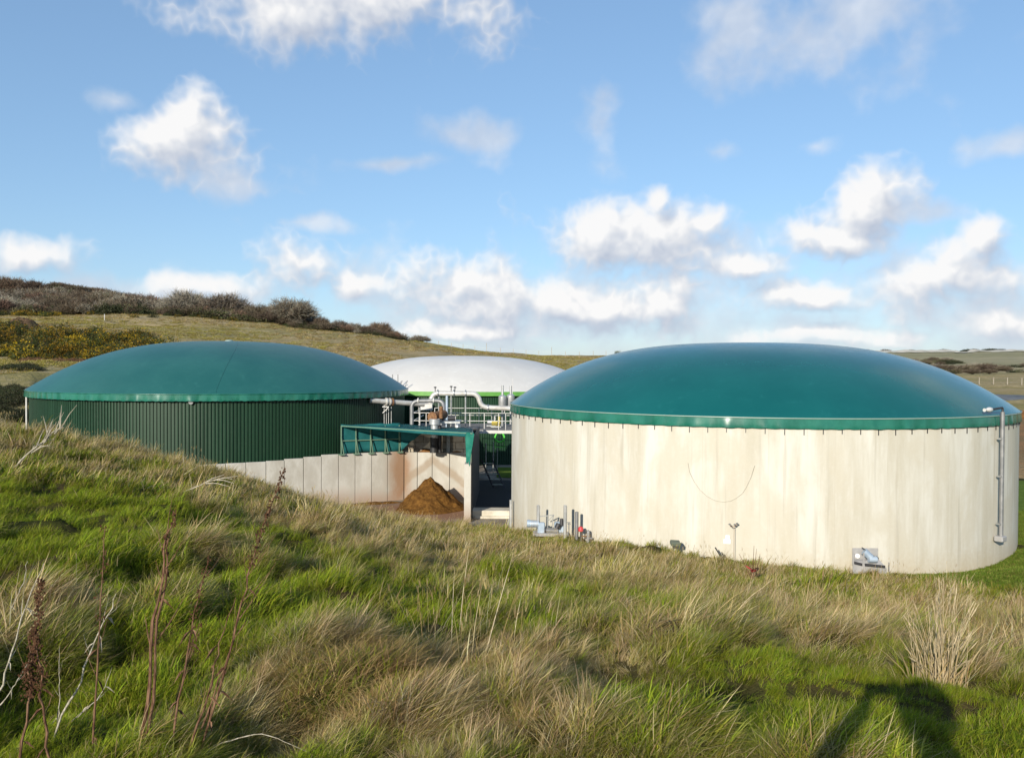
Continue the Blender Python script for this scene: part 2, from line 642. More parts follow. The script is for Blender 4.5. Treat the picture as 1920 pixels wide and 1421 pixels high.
def m_hill(t, b):
    co = world_co(t)
    sp = t.n('ShaderNodeSeparateXYZ')
    t.put(sp.inputs[0], co)
    n = t.noise(t.vmath('MULTIPLY', co, (1, 1, 2.0)), .028, 6, .62)
    n2 = t.noise(t.vmath('MULTIPLY', co, (1, .6, 3.0)), .25, 7, .7)
    n3 = t.noise(co, 1.7, 4, .7)
    c = t.mix(t.step(n, .36, .62), (.36, .275, .145, 1), (.25, .215, .085, 1))
    c = t.mix(t.step(n2, .45, .68), c, (.42, .335, .20, 1))
    c = t.mix(t.math('MULTIPLY', t.step(n3, .45, .7), .55), c, (.14, .12, .05, 1))
    far = t.step(sp.outputs[1], 230, 420)
    fieldn = t.noise(t.vmath('MULTIPLY', co, (.25, 1, 1)), .006, 3, .5)
    fc = t.mix(t.step(fieldn, .4, .58), (.34, .30, .19, 1), (.27, .25, .145, 1))
    east = t.step(sp.outputs[0], 40, 90)
    c = t.mix(t.math('MULTIPLY', far, east), c, fc)
    # bare soil around the yard on the east side
    soil = t.math('MULTIPLY', t.step(sp.outputs[1], 104, 96), t.step(sp.outputs[0], 30, 44))
    c = t.mix(soil, c, t.mix(t.step(n2, .4, .6), (.26, .15, .075, 1), (.20, .135, .07, 1)))
    # moor on the western top
    moor = t.math('MULTIPLY', t.step(sp.outputs[1], 255, 300), t.step(sp.outputs[0], -60, -110))
    c = t.mix(moor, c, t.mix(t.step(n2, .4, .6), (.055, .045, .032, 1), (.08, .065, .04, 1)))
    t.put(b.inputs['Base Color'], c)
    bump(t, b, t.math('ADD', n2, n3), .5, .7)


mat('hill', rough=1.0, spec=.05, build=m_hill)
mat('bracken', rough=1, spec=.05, build=two_tone((.085, .055, .035), (.13, .085, .05), 1.5, 6, bumpd=.2, bscale=2))
mat('chalk', rough=.95, spec=.1, build=two_tone((.40, .37, .31), (.52, .49, .43), .05, 5))
mat('ground_far', rough=1.0, spec=.05, build=two_tone((.12, .11, .05), (.17, .14, .08), .02, 5))


def m_veg(transl=.25, vary=.25, rough=.7):
    """colour from the plants' own vertex colours, varied from plant to plant"""
    def f(t, b):
        at = t.n('ShaderNodeAttribute', attribute_name='col')
        oi = t.n('ShaderNodeObjectInfo')
        hs = t.n('ShaderNodeHueSaturation')
        t.put(hs.inputs['Color'], at.outputs['Color'])
        t.put(hs.inputs['Value'], t.math('MULTIPLY_ADD', oi.outputs['Random'], 2 * vary, 1 - vary))
        t.put(hs.inputs['Hue'], t.math('MULTIPLY_ADD', oi.outputs['Random'], .03, .485))
        t.put(b.inputs['Base Color'], hs.outputs[0])
        if transl:
            tr = t.n('ShaderNodeBsdfTranslucent')
            t.put(tr.inputs[0], hs.outputs[0])
            mx = t.n('ShaderNodeMixShader')
            mx.inputs[0].default_value = transl
            out = t.t.nodes['Material Output']
            t.t.links.new(b.outputs[0], mx.inputs[1])
            t.t.links.new(tr.outputs[0], mx.inputs[2])
            t.t.links.new(mx.outputs[0], out.inputs[0])
    return f


mat('grass_blade', rough=.7, spec=.08, build=m_veg(.36, .28))
mat('leaf', rough=.6, spec=.2, build=m_veg(.15, .3))
mat('twig', rough=.9, spec=.1, build=m_veg(0, .22))
mat('dead_stem', rough=.9, spec=.1, build=two_tone((.065, .030, .018), (.22, .13, .08), 90, 5, stretch=(1, 1, .12), bumpd=.004))
mat('seed_brown', rough=.9, spec=.1, build=two_tone((.05, .024, .014), (.11, .055, .03), 40, 3))
mat('pale_stem', rough=.8, spec=.2, build=two_tone((.25, .22, .16), (.46, .42, .34), 60, 5))
mat('straw_stem', rough=.7, spec=.2, build=two_tone((.34, .26, .15), (.50, .41, .26), 40, 4))

# ------------------------------------------------------------------ the lie of the land
YARD = 0.0
RT = (12.0, 43.6, 12.0)      # concrete tank: x, y, radius
LT = (-20.15, 60.75, 12.4)   # clad tank with green dome
MT = (-4.6, 83.0, 13.0)      # clad tank with white dome


def tank_front(px, t=RT, off=0.0):
    """depth at which the ray through column px meets the tank (bigger by off)"""
    d = P(px, 686, 1.0) - EYE
    d = Vector((d.x, d.y)).normalized()
    c = Vector((t[0], t[1]))
    b = d.dot(c)
    q = b * b - c.length_squared + (t[2] + off) ** 2
    return (b - math.sqrt(max(q, 0))) * d.y


GH = 0.20        # grass height allowed for on outlines
ctrl = [  # (photo column, photo row, depth) -> ground points
    (960, 1421, 3.55), (400, 1421, 3.55), (0, 1421, 3.5), (1400, 1421, 3.5), (1920, 1421, 3.5), (1655, 1290, 4.25),
    (960, 1146, 8), (960, 1066, 15), (960, 1028, 25), (960, 1006, 35), (960, 990, 44),
    (1700, 1185, 8), (1700, 1130, 15), (1700, 1100, 25), (1700, 1076, 33.2),
    (1400, 1160, 8), (1400, 1096, 15), (1400, 1066, 25), (1400, 1051, 31.5),
    (1260, 1048, 25), (1260, 1031, 32.0), (1070, 1003, 36.5), (1000, 993, 40.5), (1600, 1068, 31.8),
    (0, 1107, 6), (0, 965, 10), (0, 885, 15), (0, 830, 22), (0, 802, 30), (0, 830, 38), (-300, 800, 20), (-300, 790, 32),
    (200, 1120, 6), (200, 975, 10), (200, 900, 16), (200, 843, 25), (200, 850, 36),
    (400, 1130, 6), (400, 1000, 10), (400, 935, 16), (400, 884, 25), (400, 888, 36), (405, 884, 46),
    (560, 1020, 11), (560, 975, 19), (560, 942, 29), (560, 945, 40),
    (640, 1040, 11), (640, 990, 20), (640, 955, 31), (660, 962, 40), (640, 968, 46),
    (760, 1010, 24), (760, 978, 36), (760, 970, 45.5), (870, 1000, 30), (870, 984, 43),
    (1912, 1011, 38), (1920, 1062, 27), (1920, 1135, 16), (1920, 1190, 9), (2300, 1040, 30), (2300, 1100, 18),
]
cp = []
for (px, py, y) in ctrl:
    q = P(px, py, y)
    cp.append((q.x, q.y, q.z - (GH if y > 9 else GH * .4 if y > 5 else 0.0)))
cp += [(0, -0.5, 6.52), (1.5, -0.6, 6.52), (-1.5, -.6, 6.55), (0, -6, 6.5), (-8, -5, 6.6), (8, -5, 6.3), (-25, -5, 6.8), (25, -5, 5.0), (-30, 15, 6.7),
       (-40, 30, 5.5), (-28, 44, 3.6), (32, 30, 1.0), (40, 46, .6), (20, 56, .3), (-45, 46, 3.0), (-2, 50, -1.0), (-12, 50, .1)]
cp = np.array(cp)


def tps_fit(c, lam=0.02):
    n = len(c)
    d = np.linalg.norm(c[:, None, :2] - c[None, :, :2], axis=2)
    K = np.where(d > 0, d * d * np.log(np.maximum(d, 1e-9)), 0) + lam * np.eye(n)
    Pm = np.c_[np.ones(n), c[:, :2]]
    A = np.block([[K, Pm], [Pm.T, np.zeros((3, 3))]])
    return np.linalg.solve(A, np.r_[c[:, 2], 0, 0, 0])


TPS = tps_fit(cp)


_cell = np.random.default_rng(8).random((256, 256, 3))


def tussock(x, y, cell):
    """nearest tussock centre: distance in cells, offset from it, its own random number"""
    u, v = x / cell, y / cell
    iu, iv = np.floor(u).astype(int), np.floor(v).astype(int)
    best = np.full(u.shape, 9.0)
    ox, oy, rid = np.zeros_like(u), np.zeros_like(u), np.zeros_like(u)
    for a in (-1, 0, 1):
        for b in (-1, 0, 1):
            c = _cell[(iu + a) & 255, (iv + b) & 255]
            dx, dy = u - (iu + a + c[..., 0]), v - (iv + b + c[..., 1])
            d = np.hypot(dx, dy)
            k = d < best
            best = np.where(k, d, best)
            ox, oy, rid = np.where(k, dx, ox), np.where(k, dy, oy), np.where(k, c[..., 2], rid)
    return best, ox, oy, rid


HOLES = []            # bare hollows between tussocks: x, y, radius


def bank_z(x, y, rough=True):
    x, y = np.asarray(x, float), np.asarray(y, float)
    sh = x.shape
    x, y = x.ravel(), y.ravel()
    d = np.hypot(x[:, None] - cp[None, :, 0], y[:, None] - cp[None, :, 1])
    K = d * d * np.log(np.maximum(d, 1e-9))
    z = K @ TPS[:-3] + TPS[-3] + TPS[-2] * x + TPS[-1] * y
    z = np.clip(z, -2, 7.2)
    if rough:                           # tussocks and hollows
        lawn = lawn_mask(x, y)
        amp = (0.42 * (fbm(x * .75 + 40, y * .75) - .5) + .26 * (fbm(x * 2.1, y * 2.1 + 9, 2) - .5)) * (1 - .9 * lawn)
        d1, _, _, r1 = tussock(x, y, .55)
        d2, _, _, r2_ = tussock(x + 7, y, 1.3)
        amp = amp * .8 + (1 - .9 * lawn) * (.11 * (.3 + r1) * np.clip(1 - d1 / .75, 0, 1) + .17 * r2_ * np.clip(1 - d2 / .8, 0, 1) - .05)
        near = np.clip((np.hypot(x, y + .4) - .8) / 1.5, 0, 1)
        z = z + amp * near
        for hx, hy, hr in HOLES:
            q = ((x - hx) ** 2 + (y - hy) ** 2) / (hr * hr)
            z = z - .75 * hr * np.exp(-q * 1.2) + .45 * hr * np.exp(-((x - hx + hr * .9) ** 2 + (y - hy + hr * 1.3) ** 2) / (hr * hr))
    return z.reshape(sh)


def lawn_mask(x, y):
    """mown lawn on the right of the concrete tank"""
    e = (x - (12.9 + 0.25 * (y - 26))) + 1.2 * (vnoise(x * .5, y * .5) - .5)
    f = y - 19.0 - .3 * (vnoise(x * .7, y * .7 + 5) - .5)
    return np.clip(e * .8, 0, 1) * np.clip(f * .6, 0, 1)


def ground_hit(px, py):
    """where the ray of a photo pixel meets the bank"""
    ys_ = np.geomspace(2.5, 46, 260)
    d = P(px, py, 1.0) - EYE
    x, z = d.x * ys_, EYE.z + d.z * ys_
    gap = z - bank_z(x, ys_, False)
    k = np.argmax(gap < 0)
    if gap[k] >= 0:                     # just grazes the brow
        gap = np.where((ys_ > 9) & (ys_ < 38), gap, 99)
        k = int(np.argmin(gap))
    return np.array([x[k], ys_[k]])


hr_ = random.Random(31)
for px, py, rpx in [(868, 1176, 34), (1022, 1140, 26), (924, 1116, 22), (658, 1072, 22), (825, 1092, 20), (1091, 1172, 22), (1249, 1289, 24), (123, 1167, 26), (400, 963, 22), (407, 920, 20),
                    (577, 1023, 26), (133, 875, 18), (230, 872, 14), (235, 1225, 30), (195, 1335, 26), (30, 1335, 26), (420, 1300, 24), (20, 1180, 24), (1500, 1260, 18), (740, 1230, 18),
                    (560, 1250, 20), (330, 1120, 18), (1300, 1140, 16), (1180, 1240, 18), (480, 1170, 16)] + [(hr_.uniform(0, 1920), hr_.uniform(1010, 1400), hr_.uniform(10, 22)) for _ in range(40)]:
    c = ground_hit(px, py)
    HOLES.append((c[0], c[1], 1.25 * rpx * c[1] / FPX))


def gz(x, y):
    return float(max(bank_z(np.array([x]), np.array([y]))[0], YARD))


def on_bank(x, y):
    """true where the rough grass grows"""
    z = bank_z(x, y)
    ok = z > YARD + .06
    ok &= np.hypot(x - RT[0], y - RT[1]) > RT[2] + .08
    ok &= np.hypot(x - LT[0], y - LT[1]) > LT[2] + .3
    # inside the push bay and the yard behind the retaining walls
    ok &= ~((x > -7.0) & (x < 1.0) & (y > 44.0))
    return ok


def grid_mesh(name, X, Y, Z, matname, smooth=True):
    ny, nx = X.shape
    v = np.c_[X.ravel(), Y.ravel(), Z.ravel()]
    i = np.arange(nx * ny).reshape(ny, nx)
    f = np.c_[i[:-1, :-1].ravel(), i[:-1, 1:].ravel(), i[1:, 1:].ravel(), i[1:, :-1].ravel()]
    me = bpy.data.meshes.new(name)
    me.vertices.add(len(v))
    me.vertices.foreach_set('co', v.astype(np.float32).ravel())
    me.loops.add(f.size)
    me.loops.foreach_set('vertex_index', f.astype(np.int32).ravel())
    me.polygons.add(len(f))
    me.polygons.foreach_set('loop_start', np.arange(0, f.size, 4, dtype=np.int32))
    me.polygons.foreach_set('loop_total', np.full(len(f), 4, dtype=np.int32))
    if smooth:
        me.polygons.foreach_set('use_smooth', np.ones(len(f), dtype=bool))
    me.update(calc_edges=True)
    return link(name, me, matname)


# base sheet to the horizon
gm = MB()
gm.add([(-6000, -3000, -1.6), (6000, -3000, -1.6), (6000, 8000, -1.6), (-6000, 8000, -1.6)], [(0, 1, 2, 3)])
kind(gm.build('ground', 'ground_far'), 'structure')

# grassy bank the photographer stands on
xs = np.unique(np.r_[np.arange(-48, -9, .4), np.arange(-9, 9, .1), np.arange(9, 48.01, .4)].round(3))
ys = np.unique(np.r_[np.arange(-9, 2, .3), np.arange(2, 14, .1), np.arange(14, 60.01, .3)].round(3))
X, Y = np.meshgrid(xs, ys)
Z = bank_z(X, Y)
Z = np.where(Z < YARD + .02, YARD - .25, Z)
inb = (X > -6.9) & (X < 1.2) & (Y > 45.0)
Z = np.where(inb, np.minimum(Z, YARD - .25), Z)
Z = np.where((Y > 47.5), np.minimum(Z, np.where(X < -9, 3.0, np.where(X > 24, .7, YARD - .25))), Z)
Z = np.where(np.hypot(X - LT[0], Y - LT[1]) < LT[2] - .3, YARD - .3, Z)
Z = np.where(np.hypot(X - RT[0], Y - RT[1]) < RT[2] - .4, YARD - .3, Z)
bank = kind(grid_mesh('grass_bank', X, Y, Z, 'bank_soil'), 'structure')

# lawn laid over the bank
xs = np.arange(10, 46, .3)
ys = np.arange(18, 58, .3)
X, Y = np.meshgrid(xs, ys)
lm = lawn_mask(X, Y)
Zl = bank_z(X, Y, False) + .05 - .5 * (lm < .25)
Zl = np.where(np.hypot(X - RT[0], Y - RT[1]) < RT[2] - .4, -.5, Zl)
mat('lawn', rough=1.0, spec=.05, build=m_lawn)
kind(grid_mesh('lawn', X, Y, Zl, 'lawn'), 'structure')

# yard
ym = MB()
ym.add([(-34, 43.0, YARD), (30, 43.0, YARD), (34, 104, YARD), (-34, 104, YARD)], [(0, 1, 2, 3)])
kind(ym.build('yard', 'yard'), 'structure')

# hillside: heights read off at photo columns, interpolated between
HC = [-1400, -300, 0, 60, 130, 250, 330, 500, 700, 860, 1000, 1160, 1500, 1700, 1920, 2300, 3400]
HR = [58, 66, 78, 92, 106, 122, 150, 190, 230, 280, 340, 500, 800, 1100, 1180, 1600, 3000]
# rows in the photo at those depths
HT = {
    -1400: [800, 770, 735, 700, 685, 665, 610, 598, 586, 556, 505, 500, 520, 560, 570, 600, 640],
    -300: [800, 770, 732, 700, 685, 668, 612, 600, 588, 560, 518, 520, 540, 580, 590, 610, 650],
    0: [806, 790, 727, 698, 684, 668, 614, 600, 589, 566, 530, 535, 560, 590, 600, 620, 650],
    60: [830, 800, 727, 698, 685, 669, 614, 600, 590, 568, 534, 540, 565, 590, 600, 620, 650],
    130: [905, 880, 780, 705, 690, 672, 618, 603, 591, 572, 542, 550, 570, 600, 605, 620, 650],
    250: [912, 884, 854, 720, 695, 676, 634, 610, 593, 580, 560, 570, 590, 610, 615, 625, 650],
    330: [912, 884, 854, 760, 700, 680, 644, 616, 595, 588, 582, 590, 605, 620, 625, 630, 650],
    500: [912, 884, 854, 828, 760, 706, 662, 630, 604, 601, 603, 615, 630, 640, 645, 650, 655],
    700: [912, 884, 854, 828, 800, 730, 676, 648, 629, 627, 630, 640, 650, 655, 658, 660, 662],
    860: [912, 884, 854, 828, 800, 740, 690, 668, 657, 655, 658, 664, 667, 668, 668, 668, 668],
    1000: [912, 884, 854, 828, 800, 745, 698, 679, 669, 667, 668, 670, 671, 671, 671, 671, 671],
    1160: [912, 884, 854, 828, 800, 748, 702, 684, 673, 670, 669, 670, 671, 671, 671, 671, 671],
    1500: [912, 884, 850, 815, 775, 745, 722, 712, 705, 699, 693, 684, 674, 664, 663, 663, 667],
    1700: [912, 880, 838, 795, 766, 744, 722, 713, 706, 699, 693, 684, 674, 662, 661, 662, 667],
    1920: [910, 870, 825, 790, 766, 742, 724, 714, 707, 700, 694, 683, 673, 660, 658, 660, 667],
    2300: [910, 870, 825, 790, 766, 742, 724, 714, 707, 700, 694, 681, 670, 656, 655, 658, 667],
    3400: [910, 870, 825, 790, 766, 742, 724, 714, 707, 700, 694, 681, 670, 655, 654, 658, 667],
}
htab = np.array([HT[c] for c in HC], float)


def hill_z(x, y):
    x, y = np.asarray(x, float), np.asarray(y, float)
    px = CX + FPX * x / y
    cl = np.clip(np.interp(px, HC, np.arange(len(HC))), 0, len(HC) - 1.001)
    rl = np.clip(np.interp(y, HR, np.arange(len(HR))), 0, len(HR) - 1.001)
    ci, ri = cl.astype(int), rl.astype(int)
    fc, fr = cl - ci, rl - ri
    row = lambda i, j: htab[i, j]
    hor = 686 + (px - 960) * math.tan(ROLL)
    z = lambda j: (hor - (row(ci, j) * (1 - fc) + row(ci + 1, j) * fc)) / FPX * np.array(HR)[j]
    zz = z(ri) * (1 - fr) + z(ri + 1) * fr
    nz = (fbm(x * .03, y * .03) - .5) * np.clip((y - 90) / 60, 0, 1) * 2.2 + (fbm(x * .15 + 5, y * .15, 3) - .5) * np.clip((y - 70) / 40, 0, 1) * .9
    nz = nz * np.where(y > 500, 1.6, 1)
    return EYE.z + zz + nz


cols = np.unique(np.r_[np.arange(-1400, -60, 40), np.arange(-60, 1980, 7), np.arange(1980, 3400, 40)])
rows = np.unique(np.r_[np.arange(58, 120, 1.5), np.arange(120, 250, 2.2), np.arange(250, 360, 5), np.geomspace(360, 3000, 70)])
PXg, Yg = np.meshgrid(cols, rows)
Xg = (PXg - CX) / FPX * Yg
Zg = hill_z(Xg, Yg)
Zg = np.where((np.hypot(Xg - LT[0], Yg - LT[1]) < LT[2] + 1.5) | (np.hypot(Xg - MT[0], Yg - MT[1]) < MT[2] + 1), np.minimum(Zg, -.4), Zg)
Zg = np.where((Zg < .25) & (Yg < 112), -.35, Zg)
hill = kind(grid_mesh('hillside', Xg, Yg, Zg, 'hill'), 'structure')

# chalk scar below the far skyline
cpx = np.arange(1560, 2300, 6)
cy0 = 1085.0
vs, fs = [], []
for i, px in enumerate(cpx):
    w = .9 + 2.0 * fbm(np.array([px * .02]), np.array([3.]))[0] - (2.5 if 1795 < px < 1815 else 0)
    lift = 3.0 * (px - 1560) / 360 - 2.5 + 3 * (vnoise(np.array([px * .012]), np.array([7.]))[0] - .5)
    for dy, dz in ((0, -.6), (14, max(w, .3))):
        y = cy0 + dy
        x = (px - CX) / FPX * y
        vs.append((x, y, float(hill_z(np.array([x]), np.array([cy0]))[0]) + 2.2 + lift * .3 + dz))
for i in range(len(cpx) - 1):
    a = i * 2
    fs.append((a, a + 2, a + 3, a + 1))
cm = MB()
cm.add(vs, fs)
kind(cm.build('chalk_slope', 'chalk'), 'structure')

# ------------------------------------------------------------------ tanks


def cap_profile(R, rise, n=22, z0=0.0, p=2.7):
    """spherical cap, a touch fuller near the rim like an inflated membrane"""
    out = []
    for k in range(n + 1):
        u = k / n
        r = R * (1 - u ** 1.5) if u < 1 else .001
        q = r / R
        z = rise * (1 - q ** p)
        out.append((max(r, .001), z0 + z))
    return out


def skirt(R, z_top, z_bot, n, flare, seed, crinkle):
    """hanging edge strip, drawn in at the top, loose and creased at its lower edge"""
    r = random.Random(seed)
    ph = [(r.uniform(0, 6.3), r.randint(30, 140), r.uniform(.3, 1)) for _ in range(9)]
    m = MB()
    rows = [(0.0, 0.0), (.06, .03), (.3, .35), (.65, .75), (.9, 1.0), (1.0, .96)]
    vs = []
    for (t, k) in rows:
        for i in range(n):
            a = 2 * PI * i / n
            w = sum(math.sin(a * f + p) * s for p, f, s in ph) / 3
            w2 = sum(math.sin(a * f * 2.3 + p * 2) * s for p, f, s in ph[:5]) / 3
            rr = R + flare * k + crinkle * w * t + crinkle * .6 * w2 * t * t
            z = z_top + (z_bot - z_top) * t + crinkle * .9 * w2 * t
            vs.append((rr * math.cos(a), rr * math.sin(a), z))
    fs = []
    for j in range(len(rows) - 1):
        for i in range(n):
            fs.append((j * n + i, (j + 1) * n + i, (j + 1) * n + (i + 1) % n, j * n + (i + 1) % n))
    m.add(vs, fs)
    return m


TOPW = 5.92          # wall top
RIMZ = 6.34          # dome springs here

# --- poured concrete tank
ct = thing('concrete_tank', 'large round tank of pale stained concrete under a glossy teal green dome', 'storage tank', (RT[0], RT[1], 0))
m = MB()
m.lathe([(RT[2], -.6), (RT[2], TOPW + .2), (RT[2] - .3, TOPW + .2), (RT[2] - .3, -.6)], n=192)
m.build('wall', 'tank_concrete', ct, smooth=True)
m = MB()
m.lathe([(RT[2] + .22, -.6), (RT[2] + .22, .12), (RT[2] + .02, .2)], n=128)
m.build('footing', 'plain_concrete', ct, smooth=True)
d = MB().lathe(cap_profile(RT[2] + .05, 3.10, 34, RIMZ - .02, 2.95), n=160).build('dome', 'membrane_teal', ct, smooth=True)
sk = skirt(RT[2] + .06, RIMZ, TOPW, 900, .03, 4, .022).build('skirt', 'band_green', ct, smooth=True)
m = MB()
pts = [((RT[2] + .085) * math.cos(a), (RT[2] + .085) * math.sin(a), RIMZ - .03) for a in np.linspace(0, 2 * PI, 241)]
m.tube(pts, .018, 6, False)
m.build('clamp_rail', 'rail_white', ct, smooth=True)
nb = 108
bolt = MB().box((0, 0, 0), (.024, .03, .21)).mesh('strap')
for k in range(nb):
    a = 2 * PI * (k + .35) / nb
    if math.sin(a) > .35:
        continue
    o = link('strap', bolt, 'dark_metal', ct)
    o.location = ((RT[2] + .02) * math.cos(a), (RT[2] + .02) * math.sin(a), TOPW - .1 - .03 * math.sin(k * 5.1))
    o.rotation_euler = (0, 0, a + PI / 2)
# downpipe and valve on its right flank
yd = tank_front(1877, RT, .16)
pt, pb = P(1877, 772, yd), P(1877, 1004, yd)
T = Vector(ct.location)
c2 = Vector((RT[0], RT[1], 0))
outv = Vector((pt.x - RT[0], pt.y - RT[1], 0)).normalized()
base = Vector((pt.x, pt.y, 0)) + outv * .06
dp = MB()
dp.tube([base + Vector((0, 0, pb.z)) - T, base + Vector((0, 0, pt.z)) - T], .085, 12)
dpo = dp.build('downpipe', 'pipe_grey', ct, smooth=True)
sh = MB()
tang = Vector((-outv.y, outv.x, 0))
lft = tang if tang.x < 0 else -tang
sh.box(base + Vector((0, 0, pb.z - .1)) - T + lft * .05, (.42, .34, .22), rz=math.atan2(tang.y, tang.x))
sh.build('pipe_shoe', 'paint_grey', dpo, bevel=.03)
for zz in (2.0, 3.9, 5.4):
    MB().box(base + Vector((0, 0, zz)) - T - outv * .05, (.28, .16, .06), rz=math.atan2(tang.y, tang.x)).build('bracket', 'galvanised', dpo)
nk = MB()
top = base + Vector((0, 0, pt.z)) - T
nk.tube(arc_path([top, top + Vector((0, 0, .17)), top + lft * .55 + Vector((0, 0, .12)) - outv * .1, top + lft * .75 + Vector((0, 0, .1)) - outv * .15], .15), .045, 8)
nk.build('outlet_neck', 'dark_metal', dpo, smooth=True)
va = MB()
q = top + lft * .85 + Vector((0, 0, .1)) - outv * .17
va.tube([q - lft * .22, q - lft * .1, q + lft * .05, q + lft * .2], [.08, .10, .10, .05], 12)
va.tube([q + lft * .3, q + lft * .38], [.04, .07], 10)
va.tube([q + lft * .2, q + lft * .32], .04, 8)
va.build('relief_valve', 'paint_white', dpo, smooth=True)
# --- rib-clad tanks


def sheet_mesh(R, h, n_sheets, ribs=5):
    w = 2 * PI / n_sheets
    cols_ = []
    for k in range(ribs):
        a0 = -w / 2 + w * k / ribs
        g = w / ribs
        for f, dr in ((0.0, .0), (.10, -.055), (.24, -.055), (.32, 0.0), (.66, .006)):
            cols_.append((a0 + g * f, dr))
    cols_.append((w / 2, 0.004))
    vs, fs = [], []
    for (a, dr) in cols_:
        r = R + dr
        for z in (0, h):
            vs.append((r * math.cos(a), r * math.sin(a), z))
    for i in range(len(cols_) - 1):
        fs.append((2 * i, 2 * i + 2, 2 * i + 3, 2 * i + 1))
    return MB().add(vs, fs).mesh('cladding_sheet')


def clad_tank(t, label, dome_mat, band_mat, rise, band_h, flare, ns, RIMZ, p=2.7):
    TOPW = RIMZ - band_h + .03
    root = thing('clad_tank', label, 'storage tank', (t[0], t[1], 0))
    R = t[2]
    MB().lathe([(R - .12, -.3), (R - .12, TOPW + .1)], n=96).build('inner_wall', 'cladding_inner', root, smooth=True)
    me = sheet_mesh(R, TOPW + .12, ns)
    for k in range(ns):
        a = 2 * PI * k / ns
        if math.sin(a) > .5:
            continue
        o = link('cladding_sheet', me, 'cladding', root)
        o.rotation_euler = (0, 0, a)
        o.location = (0, 0, 0)
    MB().lathe(cap_profile(R + .25, rise, 28, RIMZ, p), n=160).build('dome', dome_mat, root, smooth=True)
    if band_mat == 'band_green':
        skirt(R + .26, RIMZ + .02, RIMZ - band_h, 900, flare, 9, .034).build('skirt', band_mat, root, smooth=True)
        MB().tube([((R + .28) * math.cos(a), (R + .28) * math.sin(a), RIMZ - .01) for a in np.linspace(0, 2 * PI, 241)], .022, 6, False).build('clamp_rail', 'band_green', root, smooth=True)
    else:
        MB().lathe([(R + .05, RIMZ + .04), (R + .30, RIMZ + .04), (R + .30, RIMZ - band_h), (R - .05, RIMZ - band_h)], n=160).build('rim_band', band_mat, root, smooth=True)
    return root


lt = clad_tank(LT, 'round tank clad in dark green ribbed steel with a dull teal dome', 'membrane_dull', 'band_green', 3.33, .40, .02, 78, 6.50)
mt = clad_tank(MT, 'tank with a white dome and lime green rim behind the walkway', 'membrane_white', 'band_lime', 3.12, .31, .02, 82, 6.02, 2.8)
# welded seam down the dull dome
pr = cap_profile(LT[2] + .25, 3.33, 28, 6.50)
sq = P(405, 740, tank_front(405, LT, .2))
a_s = math.atan2(sq.y - LT[1], sq.x - LT[0])
seam_pts, seam2 = [], []
for (r, z) in pr[1:]:
    a = a_s + .3 * max(0, 1 - r / LT[2]) ** 1.2
    seam_pts.append((r * math.cos(a), r * math.sin(a), z + .005))
MB().tube(seam_pts, .010, 6).build('seam', 'membrane_dull', lt, smooth=True)
MB().lathe([(.28, 0), (.28, .08), (.16, .13), (.02, .14)], (0, 0, 6.50 + 3.31), 20).build('crown_patch', 'rail_white', lt, smooth=True)
# porthole under the skirt
ph = P(358, 754, tank_front(358, LT, .1)) - Vector((LT[0], LT[1], 0))
on = Vector((ph.x, ph.y, 0)).normalized()
MB().tube([ph - on * .2, ph + on * .06], .13, 14).build('overflow_pipe', 'pipe_grey', lt, smooth=True)
# white overflow pipe standing at its left edge
yv = 55.5
v0, v1 = P(50, 842, yv), P(52, 729, yv)
ov = thing('vent_pipe', 'thin white upright pipe at the left edge of the dull teal domed tank', 'pipe', (v0.x, v0.y, gz(v0.x, v0.y)))
b0 = Vector(ov.location)
MB().tube([(0, 0, -.4), (0, 0, v1.z - b0.z)], .06, 8).build('pipe', 'paint_white', ov, smooth=True)
tp = Vector((0, 0, v1.z - b0.z))
MB().tube(arc_path([tp, tp + Vector((.05, 0, .08)), tp + Vector((.45, .3, .12)), tp + Vector((.62, .45, .22))], .1), .05, 8).build('elbow', 'dark_metal', ov, smooth=True)
hd = tp + Vector((.66, .5, .26))
MB().lathe([(.02, -.1), (.1, -.06), (.12, .04), (.04, .1), (.001, .11)], hd, 10).build('relief_valve', 'paint_white', ov, smooth=True)
# thin rods and struts on the white domed tank's rim
for k, (px, y0, y1, dx) in enumerate([(736, 735, 702, 0), (746, 735, 702, 0), (749, 725, 714, 5), (753, 737, 714, 11)]):
    yk = tank_front(px, MT, .3)
    a, b = P(px, y0, yk), P(px + dx, y1, yk)
    MB().tube([a - Vector((MT[0], MT[1], 0)), b - Vector((MT[0], MT[1], 0))], .04, 6).build('rod', 'pipe_grey', mt)

# ------------------------------------------------------------------ push bay with concrete panels
wd = Vector((-0.905, -0.425, 0)).normalized()
W0 = P(757.5, 900, 52.0)
W0.z = 0
tops_px = [846.5, 847.8, 849, 850.8, 852, 856, 859.7, 863.5, 866, 868, 870, 872]
jx = [757.5, 726.6, 697, 666, 634.6, 602.5, 569, 533, 498.6, 461, 423, 385, 350]
rw = thing('retaining_wall', 'stepped retaining wall of pale concrete panels in front of the green ribbed tank', 'wall', tuple(W0))


def on_wall(px):
    """where column px meets the line of the retaining wall"""
    d = P(px, 686, 1.0) - EYE
    # W0 + s*wd = k*d
    den = d.x * wd.y - d.y * wd.x
    s = (W0.x * d.y - W0.y * d.x) / -den * -1
    A = np.array([[wd.x, -d.x], [wd.y, -d.y]])
    s, k = np.linalg.solve(A, np.array([-W0.x, -W0.y]))
    return s


